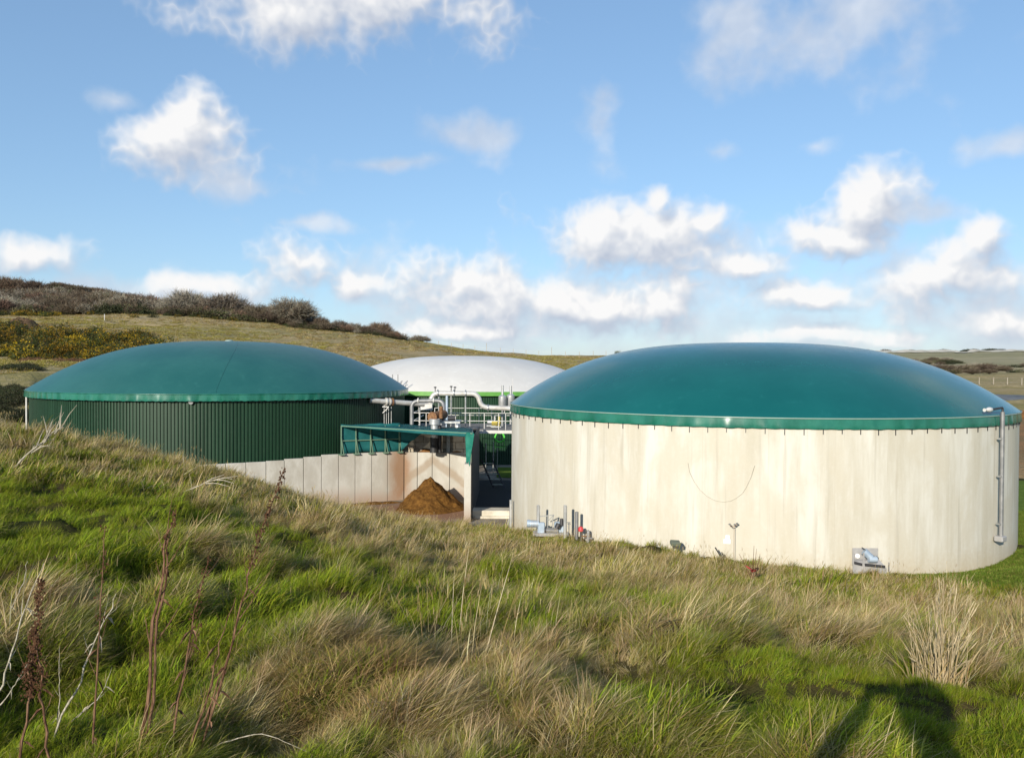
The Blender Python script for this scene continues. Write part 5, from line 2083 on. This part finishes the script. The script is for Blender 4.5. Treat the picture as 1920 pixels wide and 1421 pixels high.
# coarse tussocks over the pasture
hp_ = []
for k in range(3):
    v, f, c = blades(H, 80, .6, .20, .45, .036, .6, .3, .8, .6, TAN + STRAW + OLIVE[:1])
    hp_.append(tri_mesh('tussock', v, f, c, 'grass_blade'))
v, f, c = blades(H, 80, .6, .18, .4, .036, .5, .3, .8, .6, OLIVE)
hp_.append(tri_mesh('tussock', v, f, c, 'grass_blade'))
hc = proto_collection('tussock', hp_)
n = 16000
px = H.uniform(-120, 1300, n)
y = 88 + 190 * H.random(n) ** .9
x = (px - CX) / FPX * y
keep = ((px > 230) | (y > 150) | (y < 118)) & ~((y < 108) & (px > 130) & (px < 1500)) & (y < np.interp(px, [0, 1300], [232, 275]))
keep &= vnoise(x * .12, y * .12) > .32
x, y = x[keep], y[keep]
n = len(x)
scatter('pasture_grass', 'coarse tan tussocks across the hillside pasture', np.c_[x, y, hill_z(x, y) - .05], np.c_[np.zeros(n), np.zeros(n), H.normal(0, .5, n)], (.6 + .8 * H.random(n)),
        np.where(vnoise(x * .04 + 9, y * .04) > .5, 3, H.integers(0, 3, n)), hc)

# trees that stand out singly
crowns = [tri_mesh('crown', *bare_crown(200 + k, 520, 15, .74, .013, p), 'twig') for k, p in enumerate((GREYT, DUN, GREYT + DUN, REDT + DUN))]
evergreen = tri_mesh('crown', *leafy(210, 2600, DARK + OLV[:1], .055, .45, .85), 'leaf')
trunks = []
for k in range(2):
    m = MB()
    m.tube([(0, 0, -.1), (.01, .01, .15), (.02 - .04 * k, 0, .35)], [.06, .045, .035], 7)
    for j in range(5):
        a = 2 * PI * j / 5 + k
        m.tube([(.01, .005, .25), (.15 * math.cos(a), .15 * math.sin(a), .45), (.4 * math.cos(a), .4 * math.sin(a), .72)], [.03, .022, .008], 5)
    me = m.mesh('trunk')
    at = me.attributes.new('col', 'FLOAT_COLOR', 'POINT')
    at.data.foreach_set('color', np.tile(np.array([.11, .09, .07, 1], np.float32), len(me.vertices)))
    me.materials.append(M['twig'])
    trunks.append(me)


def tree(px, base, top, wpx, y, variant, label, name='bare_tree', group='trees along the hilltop'):
    x = (px - CX) / FPX * y
    z = hz(x, y) - .1
    o = thing(name, label, 'tree', (x, y, z), H.random() * 6.3, group)
    hgt = (P(px, top, y).z - z)
    w = wpx / 2 / FPX * y
    cr_ = link('crown', crowns[variant] if variant < 4 else evergreen, None, o)
    sc = hgt / (1.2 if variant < 4 else .98)
    tk = link('trunk', trunks[variant % 2], None, o)
    o.scale = (w, w, sc)
    return o


tree(18, 590, 520, 70, 300, 3, 'purplish bare tree at the far left of the skyline')
tree(62, 590, 527, 60, 296, 1, 'dark bare tree, second from the left on the skyline')
tree(128, 580, 541, 34, 290, 4, 'dark evergreen bush standing out among the leftmost skyline trees', 'evergreen_tree')
tree(204, 580, 546, 46, 290, 0, 'pale bare tree on the middle of the moor skyline')
tree(352, 594, 545, 96, 246, 0, 'wide pale domed tree above the left end of the teal dome')
tree(422, 598, 551, 96, 244, 2, 'grey domed tree right of the wide pale one over the wood')
tree(487, 602, 572, 70, 241, 1, 'dark low tree in the dip between the two large domed trees')
tree(546, 606, 560, 98, 239, 2, 'largest round bare tree near the right end of the hilltop wood')
tree(601, 612, 594, 36, 238, 1, 'small round tree just right of the largest domed tree')
tree(636, 618, 601, 44, 238, 2, 'grey low dome tree, first of the small ones down the ridge')
tree(664, 622, 606, 34, 238, 0, 'thin pale tree between two low domed trees on the ridge')
tree(684, 625, 611, 38, 238, 4, 'dark ivy-green bush on the ridge beside the brown domed tree', 'evergreen_tree')
tree(711, 630, 605, 52, 238, 3, 'brown domed tree near the lower end of the ridge')
tree(737, 634, 620, 28, 238, 1, 'last dark bush at the lower end of the wooded ridge')
tree(787, 646, 629, 46, 262, 0, 'lone pale leafless tree on the open ridge')
tree(1158, 672, 657, 14, 300, 4, 'tiny dark tree on the skyline left of the glossy dome', 'evergreen_tree')
tree(1823, 712, 692, 34, 285, 1, 'left of two dark round trees in the far right field', group='trees on the far right slope')
tree(1855, 712, 692, 32, 280, 1, 'right of two dark round trees in the far right field', group='trees on the far right slope')
for px, y, s, kk, lab in ((287, 222, 1.35, 4, 'dark round gorse bush standing alone on the pasture'), (252, 216, 1.1, 2, 'small yellowish gorse bush left of the dark round one'),
                          (220, 151, .55, 4, 'tiny gorse bush just above the thicket'), (376, 231, 1.0, 1, 'low golden gorse under the pale domed tree'), (400, 231, .9, 3, 'low golden gorse right of another under the wood edge')):
    x = (px - CX) / FPX * y
    o = thing('gorse_bush', lab, 'bush', (x, y, hz(x, y) - .1), 0, 'single gorse bushes on the pasture')
    link('foliage', gor[kk], None, o)
    o.scale = (s, s, s)
x = (335 - CX) / FPX * 128
rb_ = thing('thorn_bush', 'reddish leafless bush right of the gorse thicket', 'bush', (x, 128, hz(x, 128) - .1))
link('twigs', scrub[5], None, rb_)
rb_.scale = (1.6, 1.6, 1.5)
x = (42 - CX) / FPX * 152
mound('bracken_mound', (x, 152, hz(x, 152) - .4), 3.6, 2.6, 2.3, 'bracken', 'smooth brown mound above the gorse at the far left', 'mound', 40, 14, 2.2, 4)
# white marker post in the pasture
q = P(196, 590, 205)
o = MB().tube([(0, 0, -.3), (0, 0, 1.5)], .09, 8).build('marker_post', 'paint_white')
o.location = (q.x, 205, hz(q.x, 205))
tag(o, 'single white marker post in the pasture', 'post')

# fences
ff = None
for k, px in enumerate((1805, 1836, 1863, 1889, 1916, 1944)):
    y = 160 - 3 * k
    x = (px - CX) / FPX * y
    z = hz(x, y)
    if ff is None:
        ff = thing('field_fence', 'wooden post and wire fence across the far right field', 'fence', (x, y, z))
        prev = None
    pz_ = Vector((x, y, z)) - Vector(ff.location)
    MB().bar(pz_ - Vector((0, 0, .2)), pz_ + Vector((0, 0, 1.25)), .11).build('post', 'timber', ff)
    if prev is not None:
        for h in (.5, .85, 1.15):
            MB().tube([prev + Vector((0, 0, h)), pz_ + Vector((0, 0, h))], .012, 4).build('wire', 'galvanised', ff)
    prev = pz_
rf = None
for k, px in enumerate((800, 822, 846, 868, 890, 912, 938, 962, 986, 1010, 1034, 1060, 1086, 1112, 1136)):
    y = 262
    x = (px - CX) / FPX * y
    z = hz(x, y)
    if rf is None:
        rf = thing('ridge_fence', 'line of thin fence posts along the skyline above the white dome', 'fence', (x, y, z))
        prev = None
    pz_ = Vector((x, y, z)) - Vector(rf.location)
    hh = 1.6 + 1.2 * ((k * 7) % 5 == 0)
    MB().bar(pz_ - Vector((0, 0, .2)), pz_ + Vector((0, 0, hh)), .12).build('post', 'timber', rf)
    if prev is not None:
        MB().tube([prev + Vector((0, 0, 1.2)), pz_ + Vector((0, 0, 1.2))], .02, 4).build('wire', 'galvanised', rf)
    prev = pz_

# sheeted clamp and soil heap beyond the concrete tank
q = P(1930, 757, 120)
cl_ = MB()
prof = [(-2.6, 0), (-1.7, 1.0), (-.6, 1.45), (.6, 1.45), (1.7, 1.0), (2.6, 0)]
vs, fs = [], []
for i in range(13):
    for (yy, zz) in prof:
        vs.append((-16 + i * 3.2, yy * 2, zz * (1 + .05 * math.sin(i * 1.9)) * (.1 if i in (0, 12) else 1)))
for i in range(12):
    for j in range(5):
        a = i * 6 + j
        fs.append((a, a + 6, a + 7, a + 1))
cl_.add(vs, fs)
mat('sheeting', (.11, .125, .145), .8, build=two_tone((.075, .085, .095), (.11, .12, .13), .8, 4, bumpd=.05))
so = cl_.build('sheeted_clamp', 'sheeting', smooth=True)
so.location = (q.x - 3, 120, q.z - .2)
tag(so, 'long low clamp under grey sheeting beyond the concrete tank', 'clamp')
q = P(1925, 790, 96)
mound('soil_heap', (q.x + 1.5, 96, q.z - .3), 8, 4, 1.7, 'spill', 'orange-brown soil bank at the right edge behind the concrete tank', 'heap', 48, 12, 1.6, 14)

# ------------------------------------------------------------------ single dry plants on the bank
K = random.Random(12)


def to_world(path, y0, y1=None):
    n = len(path)
    y1 = y0 if y1 is None else y1
    return [P(px, py, y0 + (y1 - y0) * i / (n - 1)) for i, (px, py) in enumerate(path)]


def smooth_path(pts, n=14):
    pts = [Vector(p) for p in pts]
    out = []
    q = [pts[0]] + pts + [pts[-1]]
    seg = len(pts) - 1
    for i in range(n + 1):
        t = i / n * seg
        k = min(int(t), seg - 1)
        u = t - k
        a, b, c, d = q[k], q[k + 1], q[k + 2], q[k + 3]
        out.append(.5 * (2 * b + (c - a) * u + (2 * a - 5 * b + 4 * c - d) * u * u + (3 * b - a - 3 * c + d) * u ** 3))
    return out


def stalk(path, y, r, label, matname='dead_stem', seeds=0, y1=None, side=5, name='dead_stalk', cat='plant', group='dead stalks in the foreground', seed_from=.45, twin=False):
    r = r * .68
    w = smooth_path(to_world(path, y, y1))
    g0 = gz(w[0].x, w[0].y)
    base = Vector((w[0].x, w[0].y, g0 - .03))
    if w[0].z > g0:
        d = (w[0] - w[2]).normalized()
        if d.z < -.2:
            w = [w[0] + d * ((w[0].z - g0) / -d.z + .03)] + w
            base = w[0].copy()
    o = thing(name, label, cat, tuple(base), 0, group)
    loc = [p - base for p in w]
    n = len(loc)
    loc = [p + Vector((K.gauss(0, r * .8), K.gauss(0, r * .8), 0)) if 0 < i < n - 1 else p for i, p in enumerate(loc)]
    rad = [r * (1 - .72 * i / (n - 1)) * (1.25 if i % 3 == 0 else 1) for i in range(n)]
    MB().tube(loc, rad, 7).build('stem', matname, o, smooth=True)
    if twin:
        l2 = [p + Vector((r * 2.2 * (1 - i / n) + .004, .004, 0)) for i, p in enumerate(loc[:-2])]
        MB().tube(l2, [x * .8 for x in rad[:-2]], 7).build('stem', matname, o, smooth=True)
    L = sum((loc[i + 1] - loc[i]).length for i in range(n - 1))
    for k in range(side):
        t = .35 + .6 * (k + K.random() * .6) / max(side, 1)
        i = min(int(t * (n - 1)), n - 2)
        p = loc[i]
        u = (loc[i + 1] - loc[i]).normalized()
        a = K.uniform(0, 2 * PI)
        dv = (u * 1.0 + Vector((math.cos(a), math.sin(a), .1)) * K.uniform(.4, .8)).normalized()
        ln = L * K.uniform(.08, .2) * (1.2 - .5 * t)
        MB().tube([p, p + dv * ln * .5, p + dv * ln + u * ln * .15], [rad[i] * .5, rad[i] * .36, rad[i] * .14], 5).build('side_branch', matname, o, smooth=True)
    for k in range(min(side, 5)):            # withered leaves
        i = K.randint(1, n - 4)
        p = loc[i]
        a = K.uniform(0, 2 * PI)
        dv = Vector((math.cos(a), math.sin(a), -.5))
        sd = Vector((-math.sin(a), math.cos(a), K.uniform(-.6, .6))) * r * 1.1
        ln = K.uniform(.03, .07)
        MB().add([p, p + dv * ln * .4 + sd, p + dv * ln + Vector((0, 0, -ln * .5)), p + dv * ln * .45 - sd], [(0, 1, 2), (0, 2, 3)]).build('withered_leaf', matname, o)
    if seeds:
        m = MB()
        for k in range(seeds):
            t = seed_from + (1 - seed_from) * K.random()
            i = min(int(t * (n - 1)), n - 2)
            f = t * (n - 1) - i
            p = loc[i].lerp(loc[i + 1], f)
            a = K.uniform(0, 2 * PI)
            s = .030 * (1.3 - t) * K.uniform(.15, 1.0) * (.5 + abs(math.sin(t * 40))) + .003
            c = p + Vector((math.cos(a) * s, math.sin(a) * s, K.uniform(-.012, .012)))
            z = K.uniform(.0018, .0042)
            m.add([c + Vector((z, 0, 0)), c + Vector((-z, z, 0)), c + Vector((-z, -z, 0)), c + Vector((0, 0, z * 1.6)), c - Vector((0, 0, z * 1.6))],
                  [(0, 1, 3), (1, 2, 3), (2, 0, 3), (1, 0, 4), (2, 1, 4), (0, 2, 4)])
        sc = m.build('seed_cluster', 'seed_brown', o)
        sc['kind'] = 'stuff'
    return o


stalk([(262, 1440), (278, 1290), (296, 1120), (305, 1040), (325, 958)], 3.45, .0125, 'thickest reddish brown dead stalk, tallest in the left foreground', twin=True, side=9, seeds=60, seed_from=.75)
stalk([(172, 1440), (181, 1280), (188, 1150), (197, 985)], 3.5, .0070, 'thin straight brown dead stalk left of the thickest one', side=4, seeds=50, seed_from=.6)
stalk([(36, 1440), (52, 1300), (64, 1210), (76, 1085)], 3.4, .0085, 'dead dock stalk with a dense dark seed head at far left', side=7, seeds=520, seed_from=.35)
stalk([(96, 1440), (84, 1330), (74, 1250), (64, 1180)], 3.4, .0085, 'leaning dead dock stalk crossing behind the dense seed head', side=4, seeds=160, seed_from=.5)
stalk([(312, 1440), (340, 1290), (362, 1170), (392, 1040)], 3.45, .0075, 'brown dead stalk just right of the thickest one', side=6, seeds=60, seed_from=.6)
stalk([(362, 1440), (418, 1270), (455, 1130), (478, 1040), (532, 880)], 3.5, .0080, 'longest slanting dead stalk, its tip reaching the concrete panel wall', side=8, seeds=170, seed_from=.68)
stalk([(340, 1440), (388, 1310), (410, 1220), (442, 1120)], 3.4, .0070, 'reddish slanting stalk low between two longer brown ones', side=3)
stalk([(352, 1440), (402, 1300), (428, 1225), (468, 1150)], 3.55, .0065, 'lowest slanting reddish stalk beside the longest one', side=3)
stalk([(300, 1440), (318, 1360), (350, 1240), (378, 1165)], 3.6, .0050, 'slender brown stalk with a hooked tip among the thicker stalks', side=3, seeds=30, seed_from=.7)
PG = 'pale dead stems in the grass'
stalk([(92, 1412), (120, 1330), (148, 1285), (168, 1225), (188, 1180), (206, 1145), (218, 1112)], 3.6, .0070, 'forked whitish dead stem crossing the brown stalks at lower left', 'pale_stem', side=4, group=PG)
stalk([(-12, 1320), (14, 1250), (34, 1180), (58, 1110), (82, 1056)], 3.9, .0070, 'longer whitish stem slanting up at the far left edge', 'pale_stem', side=3, group=PG)
stalk([(4, 1180), (22, 1140), (40, 1100), (52, 1052)], 5.0, .0060, 'shorter whitish stem at the far left edge', 'pale_stem', side=3, group=PG)
stalk([(-6, 1330), (20, 1295), (36, 1270), (56, 1236)], 3.8, .0045, 'thin pale twig at the bottom left corner', 'pale_stem', side=2, group=PG)
stalk([(108, 1350), (112, 1310), (111, 1260), (112, 1212)], 3.7, .0035, 'fine upright pale twig near the dense seed head', 'pale_stem', side=2, group=PG)
stalk([(395, 1400), (440, 1385), (490, 1376), (540, 1392), (580, 1412)], 3.55, .0040, 'arched pale grass stem at the bottom left of centre', 'pale_stem', side=0, group=PG)
stalk([(160, 1330), (190, 1300), (210, 1250)], 3.8, .0035, 'short pale twig lying under the forked whitish stem', 'pale_stem', side=2, group=PG)
c = ground_hit(20, 884)
o = stalk([(16, 886), (45, 858), (75, 832), (98, 812), (118, 800)], float(c[1]), .030, 'white peeled branch leaning by the ribbed tank', 'pale_stem', side=0, name='dead_branch', group='dead branches on the bank')
for k in range(20):
    t = K.uniform(.35, 1)
    p = P(16 + 102 * t, 886 - 86 * t, float(c[1])) - Vector(o.location)
    e_ = p + Vector((K.uniform(-.15, .5), K.uniform(-.2, .2), K.uniform(.05, .5)))
    MB().tube([p, p.lerp(e_, .5) + Vector((0, 0, .04)), e_], [.012, .008, .003], 5).build('twig', 'pale_stem', o)
c = ground_hit(314, 936)
o = stalk([(312, 936), (345, 922), (375, 910), (400, 900), (446, 892)], float(c[1]) - .3, .022, 'forked cream branch lying on the bank above the grass', 'pale_stem', side=0, name='dead_branch', group='dead branches on the bank')
for (x0, y0, x1, y1) in ((400, 900, 438, 906), (385, 906, 430, 912), (375, 910, 420, 890), (405, 899, 436, 898)):
    a, b = P(x0, y0, float(c[1]) - .3) - Vector(o.location), P(x1, y1, float(c[1]) - .3) - Vector(o.location)
    MB().tube([a, a.lerp(b, .5) + Vector((0, 0, .03)), b], [.013, .010, .004], 5).build('twig', 'pale_stem', o)
for k, (path, lab) in enumerate([([(1338, 1196), (1362, 1165), (1395, 1130), (1450, 1084)], 'long pale stem slanting right in front of the concrete tank'),
                                 ([(1372, 1205), (1390, 1190), (1432, 1160)], 'short pale stem under the long slanting one'),
                                 ([(1340, 1120), (1352, 1105), (1364, 1078)], 'broad dry blade above the long slanting stem')]):
    c = ground_hit(*path[0])
    stalk(path, float(c[1]), .0075, lab, 'straw_stem', side=1, group=PG)
# small red-stemmed dock
c = ground_hit(1412, 1098)
yk = float(c[1])
x_ = P(1412, 1098, yk).x
dk = thing('dock_plant', 'small dock plant with red leaves and dark stems in front of the tank', 'plant', (x_, yk, gz(x_, yk)))
for k in range(6):
    a = K.uniform(-.5, .5)
    MB().tube([(0, 0, 0), (a * .4, K.uniform(-.1, .1), .35), (a * .7 + K.uniform(-.05, .05), 0, K.uniform(.5, .95))], [.012, .009, .004], 5).build('stem', 'dead_stem', dk)
for k in range(8):
    a = K.uniform(0, 6.3)
    dvec = Vector((math.cos(a), math.sin(a), .5)).normalized()
    sd = Vector((-math.sin(a), math.cos(a), 0)) * .05
    b = Vector((0, 0, K.uniform(.1, .3)))
    MB().add([b, b + dvec * .12 + sd, b + dvec * .26, b + dvec * .12 - sd, b + dvec * .13 + Vector((0, 0, .02))], [(0, 1, 4), (1, 2, 4), (2, 3, 4), (3, 0, 4)]).build('leaf', 'paint_red' if k % 2 else 'dead_stem', dk)
# the tall dry clump on the right
c = ground_hit(1760, 1292)
yk = float(c[1])
xk = P(1760, 1292, yk).x
zk = gz(xk, yk)
cl = thing('dry_grass_clump', 'tall fan of dry straw stems rising above the shadow on the right', 'grass clump', (xk, yk, zk))
for k in range(80):
    bx_, by_ = K.gauss(0, .05), K.gauss(0, .06)
    tpx = K.uniform(1690, 1835) if k > 8 else K.uniform(1740, 1800)
    tpy = 1078 + abs(tpx - 1750) * .35 + K.uniform(0, 1) ** 1.6 * 150
    tip = P(tpx, tpy, yk + K.uniform(-.25, .25)) - Vector((xk, yk, zk))
    b = Vector((bx_ * .8 + (tpx - 1760) * .0005, by_, -.03))
    md_ = b.lerp(tip, .5) + Vector(((b.x - tip.x) * .10, 0, .03))
    pth = smooth_path([b, md_, tip], 6)
    st = MB().tube(pth, [.0017 * (1 - .5 * i / 6) for i in range(7)], 5).build('stem', 'straw_stem', cl, smooth=True)
    if k % 2 == 0:
        u = (pth[-1] - pth[-3]).normalized()
        MB().tube([tip - u * .07, tip - u * .04, tip + u * .01], [.0015, .0036, .001], 5).build('seed_head', 'straw_stem', st)
v, f, c_ = join([blades(G, 120, .13, .15, .42, .006, .28, .2, 2.0, .35, STRAW)])
lo = link('dry_leaves', tri_mesh('dry_leaves', v, f, c_, 'grass_blade'), None, cl)
lo['kind'] = 'stuff'

# ------------------------------------------------------------------ the photographer, whose shadow falls into the picture
fx_, fy_ = 0.03, -.47
GZ = gz(fx_, fy_)
TOPZ = 8.33
SC = (TOPZ - GZ)            # standing height


def J(x, y, h):
    return (x, y, GZ + h * SC)


SK, ED, RD = [], [], []


def jt(p, r, par=None):
    SK.append(p)
    RD.append(r)
    if par is not None:
        ED.append((par, len(SK) - 1))
    return len(SK) - 1


x0, y0 = fx_, fy_
pel = jt(J(x0, y0, .53), .155)
wst = jt(J(x0, y0 + .01, .62), .15, pel)
chs = jt(J(x0, y0 + .01, .72), .165, wst)
upc = jt(J(x0, y0 + .0, .80), .14, chs)
nck = jt(J(x0, y0 + .02, .855), .058, upc)
hd0 = jt(J(x0, y0 + .03, .90), .082, nck)
hd1 = jt(J(x0, y0 + .035, .945), .105, hd0)
hd2 = jt(J(x0, y0 + .03, .985), .075, hd1)
for sx in (-1, 1):
    hip = jt(J(x0 + sx * .10, y0, .50), .10, pel)
    kne = jt(J(x0 + sx * .13, y0 + .03, .28), .068, hip)
    ank = jt(J(x0 + sx * .14, y0 - .01, .05), .048, kne)
    jt(J(x0 + sx * .15, y0 + .07, .022), .042, ank)
    jt(J(x0 + sx * .155, y0 + .15, .018), .034, len(SK) - 1)
    shd = jt(J(x0 + sx * .185, y0 + .01, .80), .082, upc)
    elb = jt((x0 - .43, y0 + .15, GZ + .745 * SC) if sx < 0 else (x0 + .27, y0 + .16, GZ + .69 * SC), .062, shd)
    fro = jt((x0 - .27, y0 + .29, 8.05) if sx < 0 else (x0 + .18, y0 + .29, 7.99), .050, elb)
    wr = jt((sx * .088 + .0, -.085, 8.145), .032, fro)
    pm = jt((sx * .078, -.062, 8.185), .030, wr)
    for k in range(4):              # fingers curled round the ends of the camera
        z = 8.232 - .019 * k
        a = jt((sx * .080, -.050, z - .004), .011, pm)
        b = jt((sx * .078, -.030, z), .0095, a)
        c_ = jt((sx * (.064 - .003 * k), -.020, z), .0085, b)
        jt((sx * (.046 + .002 * k), -.020, z - .002), .0075, c_)
    a = jt((sx * .062, -.074, 8.176), .012, pm)
    b = jt((sx * .046, -.070, 8.186), .010, a)
    jt((sx * .034, -.066, 8.194), .0085, b)
me = bpy.data.meshes.new('body')
me.from_pydata(SK, ED, [])
po = bpy.data.objects.new('person', me)
COL.objects.link(po)
sm = po.modifiers.new('skin', 'SKIN')
me.skin_vertices.new() if not me.skin_vertices else None
for i, r in enumerate(RD):
    me.skin_vertices[0].data[i].radius = (r, r * (.78 if i in (pel, wst, chs, upc) else 1))
    me.skin_vertices[0].data[i].use_root = (i == pel)
po.modifiers.new('sub', 'SUBSURF').levels = 2
bpy.context.view_layer.update()
dg = bpy.context.evaluated_depsgraph_get()
bm_ = bpy.data.meshes.new_from_object(po.evaluated_get(dg))
po.modifiers.clear()
po.data = bm_
bm_.name = 'body'
mat('skin', (.52, .33, .25), .55)
mat('jacket', rough=.85, build=two_tone((.025, .032, .05), (.035, .045, .065), 9, 4, bumpd=.004))
mat('trousers', rough=.9, build=two_tone((.035, .033, .03), (.05, .047, .043), 9, 4, bumpd=.004))
mat('boots', (.03, .022, .016), .6)
mat('hair', rough=.8, build=two_tone((.05, .035, .02), (.09, .06, .035), 30, 3))
bm_.materials.clear()
for k in ('skin', 'jacket', 'trousers', 'boots'):
    bm_.materials.append(M[k])
for p in bm_.polygons:
    c = p.center
    h = (c.z - GZ) / SC
    p.use_smooth = True
    if h < .06:
        p.material_index = 3
    elif h < .50:
        p.material_index = 2
    elif c.y > -.115 or (h > .865 and abs(c.x - x0) < .2 and c.y < -.3):
        p.material_index = 0
    else:
        p.material_index = 1
tag(po, 'person in dark jacket standing on the bank and holding up a small camera', 'person')
hc_ = J(x0, y0 + .025, .955)
hair = MB()
prof = [(.001, .145), (.06, .135), (.105, .10), (.128, .05), (.132, .01), (.126, -.012)]
hair.lathe(prof, hc_, 20)
ho_ = hair.build('woolly_hat', 'jacket', po, smooth=True)
fz = J(x0, y0 + .03, .925)[2]
fy = y0 + .135
MB().tube([(x0, fy - .025, fz + .012), (x0, fy + .008, fz - .012), (x0, fy - .012, fz - .02)], [.010, .015, .010], 8).build('nose', 'skin', po, smooth=True)
for sx in (-1, 1):
    MB().lathe([(.001, .011), (.009, .007), (.012, 0), (.009, -.007), (.001, -.011)], (x0 + sx * .034, fy - .022, fz + .016), 10).build('eye', 'paint_white', po, smooth=True)
    MB().lathe([(.001, .03), (.012, .022), (.015, 0), (.010, -.022), (.001, -.03)], (x0 + sx * .108, y0 + .03, fz + .005), 8).build('ear', 'skin', po, smooth=True)
MB().box((x0, fy - .016, fz - .048), (.046, .012, .010)).build('mouth', 'paint_red', po)
cd = thing('compact_camera', 'small dark compact camera held up by the person', 'camera', (0, -.04, 8.17))
MB().box((0, 0, .03), (.112, .026, .062)).build('case', 'dark_metal', cd, bevel=.006)
MB().tube([(0, .012, .03), (0, .026, .03)], .024, 20).build('lens_barrel', 'dark_metal', cd, smooth=True)
MB().tube([(.035, 0, .061), (.035, 0, .066)], .007, 10).build('shutter_button', 'steel', cd, smooth=True)
MB().box((0, -.0145, .03), (.076, .002, .05)).build('screen', 'rubber', cd)
